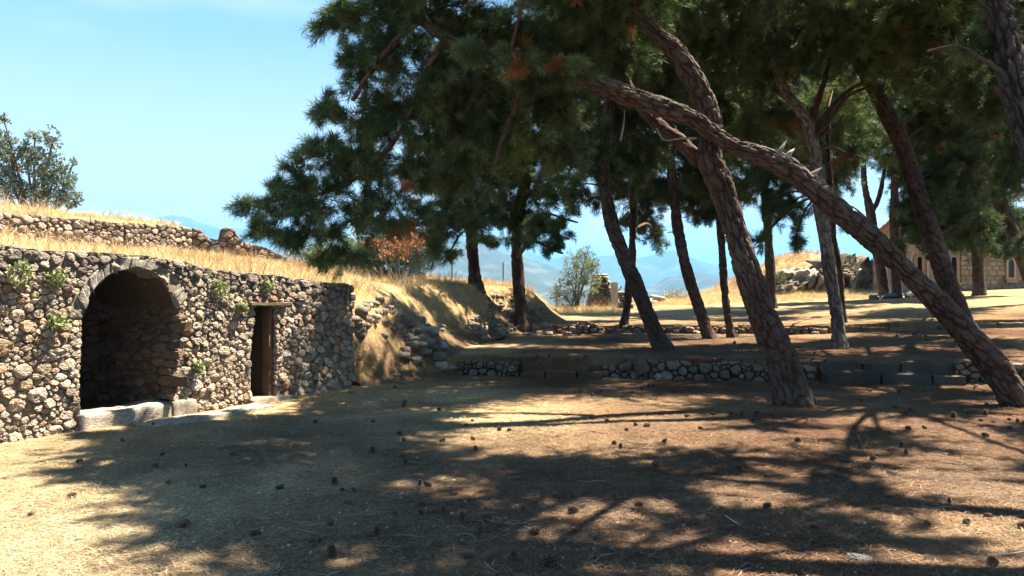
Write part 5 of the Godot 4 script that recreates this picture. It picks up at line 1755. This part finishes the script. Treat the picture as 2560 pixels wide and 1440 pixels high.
func build_shrubs() -> void:
	var lm := leaf_mesh(12, 0.085, 0.05, 0.09)
	var om := leaf_mesh(14, 0.075, 0.022, 0.09)
	var b := at(90, 525, 27.0)
	b.y = gh(b.x, 27.0)
	leafy("broadleaf_tree", "bluish broadleaf tree standing behind the upper wall at far left", "tree", b, [[20, 420, 27, 42, 50], [-40, 400, 27, 60, 80], [85, 400, 27, 34, 36], [130, 350, 27, 18, 30], [140, 420, 27, 30, 30], [165, 455, 27, 28, 26], [40, 480, 27, 50, 34], [110, 480, 27, 44, 34], [165, 492, 27, 32, 26], [8, 298, 27, 18, 11], [85, 340, 27, 16, 18], [15, 350, 27, 22, 24], [187, 505, 27, 12, 20], [185, 400, 27, 14, 8], [60, 370, 27, 24, 20], [105, 440, 27, 30, 24]], Color(0.13, 0.18, 0.13), Color(0.24, 0.29, 0.25), lm, 520.0, 1.25, 0.09)
	b = at(1440, 760, 35.5)
	b.y = gh(b.x, 35.5)
	leafy("olive_bush", "tall silvery olive bush behind the wire fence left of the stone stump", "bush", b, [[1445, 660, 35.5, 45, 36], [1465, 640, 35.5, 26, 28], [1425, 700, 35.5, 45, 32], [1465, 700, 35.5, 40, 40], [1400, 735, 35.5, 32, 24], [1430, 745, 35.5, 42, 26], [1480, 670, 35.5, 24, 30]], Color(0.16, 0.20, 0.11), Color(0.26, 0.29, 0.19), om, 420.0, 1.4, 0.05)
	b = at(980, 690, 21.0)
	b.y = gh(b.x, 21.0)
	leafy("olive_bush", "grey-green bush under the drooping pine boughs on the mound", "bush", b, [[850, 650, 21, 60, 40], [940, 650, 21.5, 60, 50], [1010, 645, 21.5, 60, 55], [1048, 630, 21.5, 34, 70], [900, 630, 22.0, 60, 55], [980, 600, 22.0, 60, 45], [1020, 580, 22.0, 50, 40]], Color(0.22, 0.27, 0.13), Color(0.42, 0.45, 0.26), om, 800.0, 1.1, 0.04)
	b = at(1000, 680, 20.0)
	b.y = gh(b.x, 20.0)
	leafy("rusty_shrub", "rust-brown dry shrub in front of the grey-green bush on the mound", "bush", b, [[985, 620, 20.0, 50, 30], [1030, 615, 20.0, 36, 32], [940, 605, 20.2, 34, 26]], Color(0.34, 0.15, 0.07), Color(0.42, 0.22, 0.12), om, 330.0, 1.1, 0.03)
	b = at(790, 650, 22.0)
	b.y = gh(b.x, 22.0)
	leafy("olive_bush", "dark bush beside the broken end of the upper wall", "bush", b, [[770, 635, 22, 50, 30], [830, 640, 22.5, 50, 36], [800, 600, 22.5, 50, 34]], Color(0.07, 0.09, 0.05), Color(0.12, 0.13, 0.08), om, 420.0, 1.2, 0.04)
	b = at(1690, 748, 46.0)
	b.y = gh(b.x, 46.0)
	leafy("dry_bush", "round pale dry bush at the field's edge below the mountain", "bush", b, [[1690, 735, 46, 30, 16], [1670, 742, 46, 24, 10], [1712, 742, 46, 22, 10]], Color(0.34, 0.31, 0.2), Color(0.4, 0.36, 0.26), om, 420.0, 1.6, 0.03)
	b = at(1948, 705, 44.0)
	leafy("green_shrub", "small dark green shrub on the left end of the rock outcrop", "bush", b, [[1950, 690, 43.6, 14, 14], [1962, 698, 43.6, 10, 9]], Color(0.09, 0.12, 0.06), Color(0.14, 0.17, 0.08), om, 560.0, 1.4, 0.03)
	b = at(2140, 690, 45.0)
	leafy("dry_bush", "grey-green dry shrub growing over the rock above the cave", "bush", b, [[2140, 665, 45, 26, 22], [2160, 680, 45, 24, 16], [2120, 650, 45.5, 22, 14]], Color(0.24, 0.23, 0.16), Color(0.33, 0.3, 0.21), om, 300.0, 1.5, 0.03)


# ---------------------------------------------------------------- grass, litter, cones, bird
func blade_mesh(n: int, h: float, w: float, spread: float) -> ArrayMesh:
	var mb := MB.new()
	for k in n:
		var o := Vector3(rr(-spread, spread), -0.02, rr(-spread, spread))
		var lean := Vector3(rr(-0.6, 0.6), 1.0, rr(-0.6, 0.6)).normalized()
		var L := h * rr(0.5, 1.15)
		var side := lean.cross(rdir()).normalized() * w
		var g := rr(0.75, 1.2)
		var c := Color(g, g, g)
		var tip := o + lean * L + Vector3(lean.x, -0.2, lean.z) * L * 0.4
		var a := mb.vert(o - side, c)
		mb.vert(o + side, c)
		mb.vert(o + lean * L * 0.55 + side * 0.7, c)
		mb.vert(o + lean * L * 0.55 - side * 0.7, c)
		mb.vert(tip, c)
		mb.quad(a, a + 1, a + 2, a + 3)
		mb.tri(a + 3, a + 2, a + 4)
	return mb.commit(M.straw)

func litter_mesh(n: int, r: float, w: float) -> ArrayMesh:
	var mb := MB.new()
	for k in n:
		var a := rr(0, TAU)
		var o := Vector3(cos(a), 0, sin(a)) * r * sqrt(rng.randf())
		var t := rr(0, TAU)
		var dir := Vector3(cos(t), rr(-0.08, 0.22), sin(t))
		var L := rr(0.03, 0.09)
		var side := Vector3(-dir.z, 0, dir.x) * w
		o.y = rr(0.001, 0.012)
		var g := rr(0.6, 1.35)
		var c := Color(g, g * rr(0.9, 1.0), g * rr(0.8, 1.0))
		var q := mb.vert(o - side, c)
		mb.vert(o + dir * L - side * 0.4, c)
		mb.vert(o + dir * L + side * 0.4, c)
		mb.vert(o + side, c)
		mb.quad(q, q + 3, q + 2, q + 1)
	return mb.commit(M.straw)

func build_cover() -> void:
	rng.seed = 606
	# dry grass on the mound
	var gm := blade_mesh(14, 0.26, 0.0035, 0.09)
	var tall := blade_mesh(12, 0.5, 0.004, 0.07)
	var buf := PackedFloat32Array()
	var buf2 := PackedFloat32Array()
	for k in 30000:
		var x := rr(-15.5, 1.6)
		var d := rr(8.5, 29.0)
		if x / d < -0.72 or x / d > 0.1:
			continue
		var h := mound_h(x, d)
		if h < base_h(x, d, false) + 0.25 or h < -20:
			continue
		var slopey := h < 1.55
		if slopey and (rng.randf() < 0.35 or nz2.get_noise_2d(x * 9.0, d * 9.0) > 0.22):
			continue
		if h < 0.75 and rng.randf() < 0.7:
			continue
		if nz.get_noise_2d(x * 30.0, d * 30.0) < -0.12 and rng.randf() < 0.75:
			continue
		var c := Color(0.74, 0.60, 0.34).lerp(Color(0.52, 0.38, 0.20), pow(rng.randf(), 1.5)) * rr(0.75, 1.15)
		push(buf, Basis(Vector3.UP, rr(0, TAU)).scaled_local(Vector3.ONE * rr(0.45, 1.1) * (0.85 + 0.9 * nz2.get_noise_2d(x * 14.0, d * 14.0))), Vector3(x, h, -d), c)
		if rng.randf() < 0.05 and not slopey:
			push(buf2, Basis(Vector3.UP, rr(0, TAU)).scaled_local(Vector3.ONE * rr(0.6, 1.2)), Vector3(x, h, -d), Color(0.52, 0.36, 0.2) * rr(0.8, 1.2))
	# dry grass along the upper wall, the far field and the rock rise
	for k in 9000:
		var x := rr(-2.0, 22.0)
		var d := rr(30.0, 56.0)
		if x / d < 0.04 or x / d > 0.47 or beyond_edge(Vector2(x, d)) > 2.0:
			continue
		var h := base_h(x, d)
		if d < 38.0 and x > 4.5:
			continue
		var rise := Vector2((x - 18.4) / 4.4, (d - 51.0) / 4.6).length() < 1.2
		push(buf, Basis(Vector3.UP, rr(0, TAU)).scaled_local(Vector3.ONE * rr(0.7, 1.5)), Vector3(x, h, -d), Color(0.66, 0.53, 0.28) * rr(0.8, 1.15))
		if (rise and rng.randf() < 0.35) or (d < 38 and rng.randf() < 0.1):
			push(buf2, Basis(Vector3.UP, rr(0, TAU)).scaled_local(Vector3.ONE * rr(0.8, 1.6)), Vector3(x, h, -d), Color(0.52, 0.33, 0.18) * rr(0.8, 1.2))
	var g := copies(self, "dry_grass", gm, buf)
	g.set_meta("label", "short straw-yellow dry grass covering the mound and the far field")
	g.set_meta("category", "grass")
	g = copies(self, "tall_dry_grass", tall, buf2)
	g.set_meta("label", "taller reddish dry grass stalks on the mound and rock rise")
	g.set_meta("category", "grass")
	# needles and straw lying on the ground
	var lm := litter_mesh(18, 0.14, 0.0022)
	var lm2 := litter_mesh(16, 0.22, 0.003)
	var near := PackedFloat32Array()
	var far := PackedFloat32Array()
	for k in 22000:
		var d := 3.6 + 6.5 * pow(rng.randf(), 1.2)
		var x := rr(-0.7, 0.7) * d
		if (Vector2(x, d) - W0).dot(WN) < 0.1:
			continue
		var c := ground_color(x, d)
		push(near, Basis(Vector3.UP, rr(0, TAU)).scaled_local(Vector3.ONE * rr(0.7, 1.3)), Vector3(x, base_h(x, d), -d), (c * 0.52).lerp(Color(0.47, 0.37, 0.23).lerp(Color(0.36, 0.225, 0.14), smoothstep(-2.5, 0.5, x)), pow(rng.randf(), 2.5)) * rr(0.35, 1.3))
	for k in 15000:
		var d := rr(9.0, 24.0)
		var x := rr(-0.4, 0.7) * d
		var h := gh(x, d)
		if (Vector2(x, d) - W0).dot(WN) < 0.1 and d < 14 or h > 1.4:
			continue
		push(far, Basis(Vector3.UP, rr(0, TAU)).scaled_local(Vector3.ONE * rr(0.7, 1.3)), Vector3(x, h, -d), ground_color(x, d) * rr(0.35, 0.85))
	g = copies(self, "needle_litter", lm, near)
	g.set_meta("label", "fallen pine needles and straw scattered over the near ground")
	g.set_meta("category", "needles")
	g = copies(self, "needle_litter", lm2, far)
	g.set_meta("label", "fallen pine needles and straw scattered over the terraces further back")
	g.set_meta("category", "needles")
	# short dry tufts standing in the litter
	var tuft := PackedFloat32Array()
	var sm := blade_mesh(9, 0.07, 0.0018, 0.05)
	for k in 7000:
		var d := 3.8 + 10.0 * pow(rng.randf(), 1.3)
		var x := rr(-0.68, 0.68) * d
		if (Vector2(x, d) - W0).dot(WN) < 0.12 or nz.get_noise_2d(x * 12, d * 12) < -0.1:
			continue
		push(tuft, Basis(Vector3.UP, rr(0, TAU)).scaled_local(Vector3.ONE * rr(0.5, 1.2)), Vector3(x, gh(x, d), -d), Color(0.42, 0.33, 0.19) * rr(0.5, 1.2))
	g = copies(self, "grass_stubble", sm, tuft)
	g.set_meta("label", "thin dry grass stubble standing in the needle litter")
	g.set_meta("category", "grass")
	# fallen twigs
	var wm := MB.new()
	tube(wm, [Vector3(-0.09, 0.006, 0), Vector3(-0.02, 0.012, 0.012), Vector3(0.05, 0.008, -0.004), Vector3(0.11, 0.014, 0.015)], [0.0032, 0.0028, 0.0022, 0.001], 5, 0.03)
	tube(wm, [Vector3(0.0, 0.011, 0.006), Vector3(0.03, 0.02, 0.04)], [0.002, 0.001], 4, 9.0)
	var twig := wm.commit(M.wood)
	var tb := PackedFloat32Array()
	for k in 420:
		var d := 3.8 + 9.0 * pow(rng.randf(), 1.4)
		var x := rr(-0.4, 0.68) * d
		push(tb, Basis(Vector3.UP, rr(0, TAU)).scaled_local(Vector3.ONE * rr(0.4, 1.5)), Vector3(x, base_h(x, d), -d), Color(0.30, 0.24, 0.19).lerp(Color(0.10, 0.07, 0.055), rng.randf()))
	g = copies(self, "fallen_twigs", twig, tb)
	g.set_meta("label", "thin broken twigs scattered among the needles on the near ground")
	g.set_meta("category", "twigs")
	# pebbles
	var pm := MB.new()
	rock(pm, Vector3.ZERO, Vector3(0.012, 0.008, 0.01), 4.0, Color.WHITE, 0.3, 5, 7)
	var pmesh := pm.commit(M.plain)
	var peb := PackedFloat32Array()
	for k in 900:
		var d := 3.8 + 5.0 * rng.randf()
		var x := rr(-0.6, 0.5) * d
		if (Vector2(x, d) - W0).dot(WN) < 0.2 or nz.get_noise_2d(x * 10 + 40, d * 10) < 0.0:
			continue
		push(peb, Basis(Vector3.UP, rr(0, TAU)).scaled_local(Vector3.ONE * rr(0.5, 1.3)), Vector3(x, base_h(x, d) + 0.004, -d), Color(0.5, 0.46, 0.4) * rr(0.7, 1.2))
	g = copies(self, "pebbles", pmesh, peb)
	g.set_meta("label", "small pale pebbles strewn in the needle litter")
	g.set_meta("category", "pebbles")

func cone_mesh(open: float) -> ArrayMesh:
	var mb := MB.new()
	var core := Color(0.05, 0.032, 0.024)
	rock(mb, Vector3(0, 0.032, 0), Vector3(0.018, 0.034, 0.018), 2.0, core, 0.1, 6, 8)
	var n := 54
	for k in n:
		var t := (k + 0.5) / n
		var th := k * 2.39996
		var y := 0.004 + 0.066 * t
		var r := 0.021 * sqrt(maxf(0.02, sin(PI * (0.12 + 0.86 * t)))) + 0.004
		var out := Vector3(cos(th), 0, sin(th))
		var up := lerpf(-0.3, 1.0, t)
		var tip := out * (r + 0.014 * open * (1.0 - 0.6 * t)) + Vector3(0, y + 0.012 * up, 0)
		var basep := out * r * 0.5 + Vector3(0, y, 0)
		var side := Vector3(-out.z, 0, out.x) * 0.0075
		var c := Color(0.10, 0.062, 0.042) * rr(0.7, 1.3)
		var tc := Color(0.16, 0.105, 0.075) * rr(0.8, 1.2)
		var th2 := Vector3(0, 0.003, 0) + out * 0.002
		var a := mb.vert(basep - side * 0.6, c)
		mb.vert(basep + side * 0.6, c)
		mb.vert(tip + side - th2, tc)
		mb.vert(tip - side - th2, tc)
		mb.vert(tip + side + th2, tc)
		mb.vert(tip - side + th2, tc)
		mb.vert(basep + th2 * 2.0, c)
		mb.quad(a, a + 3, a + 2, a + 1)
		mb.quad(a + 3, a + 5, a + 4, a + 2)
		mb.tri(a + 5, a + 6, a + 4)
		mb.tri(a + 3, a + 6, a + 5)
		mb.tri(a + 2, a + 4, a + 6)
	return mb.commit(M.cone)

const ORDER := ["first", "second", "third", "fourth", "fifth", "sixth", "seventh", "eighth", "ninth", "tenth", "eleventh", "twelfth", "thirteenth", "fourteenth", "fifteenth", "sixteenth", "seventeenth", "eighteenth", "nineteenth", "twentieth", "twenty-first", "twenty-second", "twenty-third", "twenty-fourth", "twenty-fifth", "twenty-sixth", "twenty-seventh", "twenty-eighth", "twenty-ninth", "thirtieth"]

func build_cones() -> void:
	var zones := {}
	rng.seed = 707
	var meshes := [cone_mesh(1.0), cone_mesh(0.45), cone_mesh(0.75)]
	var spots := [[460, 1328, 1.3], [652, 1340, 1.15], [802, 1364, 1.1], [830, 1396, 1.15], [838, 1215, 1.1], [711, 1226, 1], [853, 1230, 0.8], [888, 1234, 0.7], [1080, 1220, 1.05], [1052, 1216, 0.7], [1131, 1241, 0.6], [1158, 1308, 0.9], [1123, 1263, 0.9], [880, 1264, 0.9], [829, 1321, 0.8], [517, 1224, 0.8], [421, 1212, 0.7], [174, 1246, 1], [195, 1161, 0.9], [398, 1168, 0.9], [466, 1172, 0.6], [385, 1068, 0.9], [310, 1106, 0.7], [931, 1135, 1.1], [1015, 1166, 1.0], [1003, 1146, 0.9], [1103, 1106, 0.9], [1189, 1130, 0.8], [1010, 1105, 0.9], [1005, 1090, 0.9], [933, 1057, 1], [785, 1060, 0.8], [1007, 1019, 1.1], [1007, 1009, 1.1], [1094, 1028, 0.9], [1170, 1067, 0.8], [1248, 1077, 1.1], [1273, 1081, 1.2], [1187, 1103, 0.8], [580, 1140, 0.7], [402, 1143, 0.7], [76, 1296, 0.8], [1056, 1290, 0.7], [1108, 1290, 0.8], [930, 1347, 0.8], [1200, 1343, 0.8], [1180, 1397, 1.1], [1637, 1171, 1.3], [1840, 1173, 1], [1993, 1107, 1.2], [2185, 1151, 1.1], [1908, 1271, 1], [1590, 1267, 1], [1579, 1280, 0.8], [1438, 1285, 1.3], [1328, 1335, 1.1], [1395, 1420, 1.5], [1326, 1330, 0.9], [1536, 1111, 1], [1552, 1123, 0.8], [1656, 1109, 0.9], [1609, 1068, 1.1], [1592, 1066, 0.9], [1565, 1080, 0.9], [1500, 1048, 0.8], [1512, 1055, 0.8], [1472, 1049, 0.8], [1713, 1043, 1], [1776, 1039, 1], [1747, 1075, 0.9], [2040, 1324, 0.7], [2460, 1041, 1.3], [2382, 1047, 1.2], [2276, 1076, 1], [2258, 1037, 1.2], [2243, 1021, 1], [2470, 1095, 1.2], [2253, 1122, 0.9], [2265, 1140, 0.8], [2315, 1075, 0.9], [2225, 1086, 0.9], [2545, 1322, 1], [2320, 1319, 0.8], [2410, 1315, 0.8], [2485, 1416, 1.3], [2155, 1005, 1], [2177, 980, 1], [2242, 982, 1], [1634, 970, 1], [1500, 980, 1], [1480, 993, 0.9], [1585, 985, 1], [1450, 982, 0.9]]
	for c in 22:
		var cx := rr(1000, 2500)
		var cy := rr(845, 1060)
		for k in rng.randi_range(2, 7):
			spots.append([cx + rng.randfn(0, 45), cy + rng.randfn(0, 9), rr(0.7, 1.2)])
	for k in 12:
		spots.append([rr(900, 2540), rr(1040, 1430), rr(0.6, 1.0)])
	for s in spots:
		var p := ground_at(s[0], s[1])
		if p.z < -30:
			continue
		var o := MeshInstance3D.new()
		o.name = numbered("pine_cone", self)
		o.mesh = meshes[rng.randi() % 3]
		o.set_meta("category", "pine cone")
		o.set_meta("group", "pine cones lying about the grove")
		var row := "front edge" if s[1] > 1330 else ("near ground" if s[1] > 1200 else ("middle ground" if s[1] > 1080 else ("big trunk's level" if s[1] > 955 else "upper terrace")))
		var col: String = ["left edge", "left part", "left of centre", "just left of centre", "just right of centre", "right of centre", "right part", "right edge"][clampi(int(s[0] / 320.0), 0, 7)]
		if not zones.has(row + ", " + col):
			zones[row + ", " + col] = []
		if zones[row + ", " + col].size() >= ORDER.size():
			o.free()
			continue
		zones[row + ", " + col].append([s[0], o])
		var q := Vector3(p.x, gh(p.x, -p.z), p.z)
		o.position = q + Vector3(0, 0.012, 0)
		var lying := rng.randf() < 0.75
		o.basis = (Basis(Vector3.UP, rr(0, TAU)) * Basis(Vector3.RIGHT, rr(1.1, 1.6) if lying else rr(-0.3, 0.3))).scaled_local(Vector3.ONE * 0.8 * s[2] * rr(0.9, 1.1))
		if lying:
			o.position.y += 0.006 * s[2]
		add_child(o, true)
	for z in zones:
		zones[z].sort_custom(func(a, b): return a[0] < b[0])
		for k in zones[z].size():
			zones[z][k][1].set_meta("label", ("single pine cone lying in the %s" % z) if zones[z].size() == 1 else ("%s pine cone %s" % [ORDER[k] if k < ORDER.size() else "last", "from the left, " + z]))

func build_small() -> void:
	rng.seed = 808
	# bare sticks
	var p := ground_at(2470, 1390)
	var mb := MB.new()
	var st := thing("stick", "pale bare stick lying at the lower right edge of the picture", "stick", p)
	tube(mb, [ground_at(2432, 1385) + Vector3(0, 0.012, 0), ground_at(2485, 1391) + Vector3(0, 0.014, 0), ground_at(2540, 1388) + Vector3(0, 0.02, 0), ground_at(2590, 1376) + Vector3(0, 0.016, 0)], [0.004, 0.006, 0.006, 0.007], 7, 0.03, 0, 0.004, [Color(0.55, 0.5, 0.42), Color(0.5, 0.45, 0.38)])
	part(st, "stem", mb, M.wood)
	p = ground_at(1830, 1310)
	st = thing("stick", "short white forked twig in the middle of a sunny patch", "stick", p)
	mb = MB.new()
	tube(mb, [ground_at(1811, 1294) + Vector3(0, 0.02, 0), ground_at(1832, 1308) + Vector3(0, 0.02, 0), ground_at(1855, 1318) + Vector3(0, 0.01, 0)], [0.003, 0.004, 0.005], 6, 0.03, 0, 0.002, [Color(0.6, 0.55, 0.45), Color(0.5, 0.45, 0.38)])
	part(st, "stem", mb, M.wood)
	p = ground_at(1100, 1092)
	# blackbird on the terrace: one smooth body meshed as rings from bill to tail
	var bp := ground_at(1253, 856)
	bp.y = gh(bp.x, -bp.z)
	var bird := thing("blackbird", "small black bird standing on the sunlit ground below the mound", "bird", bp)
	mb = MB.new()
	var k := 1.25
	tube(mb, [bp + Vector3(0.135, 0.118, 0) * k, bp + Vector3(0.108, 0.122, 0) * k, bp + Vector3(0.09, 0.122, 0) * k, bp + Vector3(0.068, 0.105, 0) * k, bp + Vector3(0.03, 0.08, 0) * k, bp + Vector3(-0.03, 0.066, 0) * k, bp + Vector3(-0.075, 0.058, 0) * k, bp + Vector3(-0.11, 0.052, 0) * k, bp + Vector3(-0.19, 0.045, 0) * k], [0.003, 0.008, 0.023, 0.027, 0.04, 0.042, 0.028, 0.016, 0.014], 14, 0.012, 0, 0, [Color(0.02, 0.018, 0.018), Color(0.02, 0.018, 0.018)])
	part(bird, "body", mb, M.feather)
	for sd in [-1, 1]:
		mb = MB.new()
		tube(mb, [bp + Vector3(0.03, 0.085, 0.034 * sd) * k, bp + Vector3(-0.03, 0.075, 0.042 * sd) * k, bp + Vector3(-0.11, 0.055, 0.016 * sd) * k], [0.012, 0.02, 0.004], 8, 0.02, 0, 0, [Color(0.025, 0.022, 0.02), Color(0.02, 0.018, 0.018)])
		part(bird, "wing", mb, M.feather)
		mb = MB.new()
		tube(mb, [bp + Vector3(-0.005, 0.045, 0.015 * sd) * k, bp + Vector3(-0.012, 0.02, 0.016 * sd) * k, bp + Vector3(0.0, 0.0, 0.016 * sd) * k, bp + Vector3(0.025, 0.0, 0.018 * sd) * k], [0.004, 0.003, 0.003, 0.002], 6, 0.02, 0, 0, [Color(0.12, 0.08, 0.05), Color(0.12, 0.08, 0.05)])
		part(bird, "leg", mb, M.feather)
	# weeds on the ruin wall
	weed("bushy green weed on the wall's upper left edge", 2.42, 1.85, 0.14, 0.16)
	weed("green weed growing just left of the arch near the wall top", 2.85, 1.80, 0.08, 0.08)
	weed("bright green weed cascading from the wall right of the arch", 5.22, 1.70, 0.11, 0.16)
	weed("green weed on the wall top above the narrow doorway", 6.15, 1.74, 0.10, 0.08)
	weed("sparse weed on the stones left of the niche at mid height", 2.85, 1.30, 0.10, 0.06)
	weed("small weed between the niche and the doorway low on the wall", 4.82, 0.62, 0.06, 0.12)
	weed("tiny weed on the stones left of the door lintel", 5.62, 1.42, 0.06, 0.07)


func _ready() -> void:
	rng.seed = 1
	toe_poly = PackedVector2Array(toe)
	edge_poly = PackedVector2Array(edge)
	make_materials()
	setup()
	rng.seed = 2
	tuft_meshes = [tuft_mesh(36, 0.148, 0.0054, 8, 70), tuft_mesh(34, 0.135, 0.0066, 10, 76)]
	build_ground()
	build_ruin()
	build_terraces()
	build_rubble()
	build_far()
	build_trees()
	build_cover()
	build_cones()
	build_small()
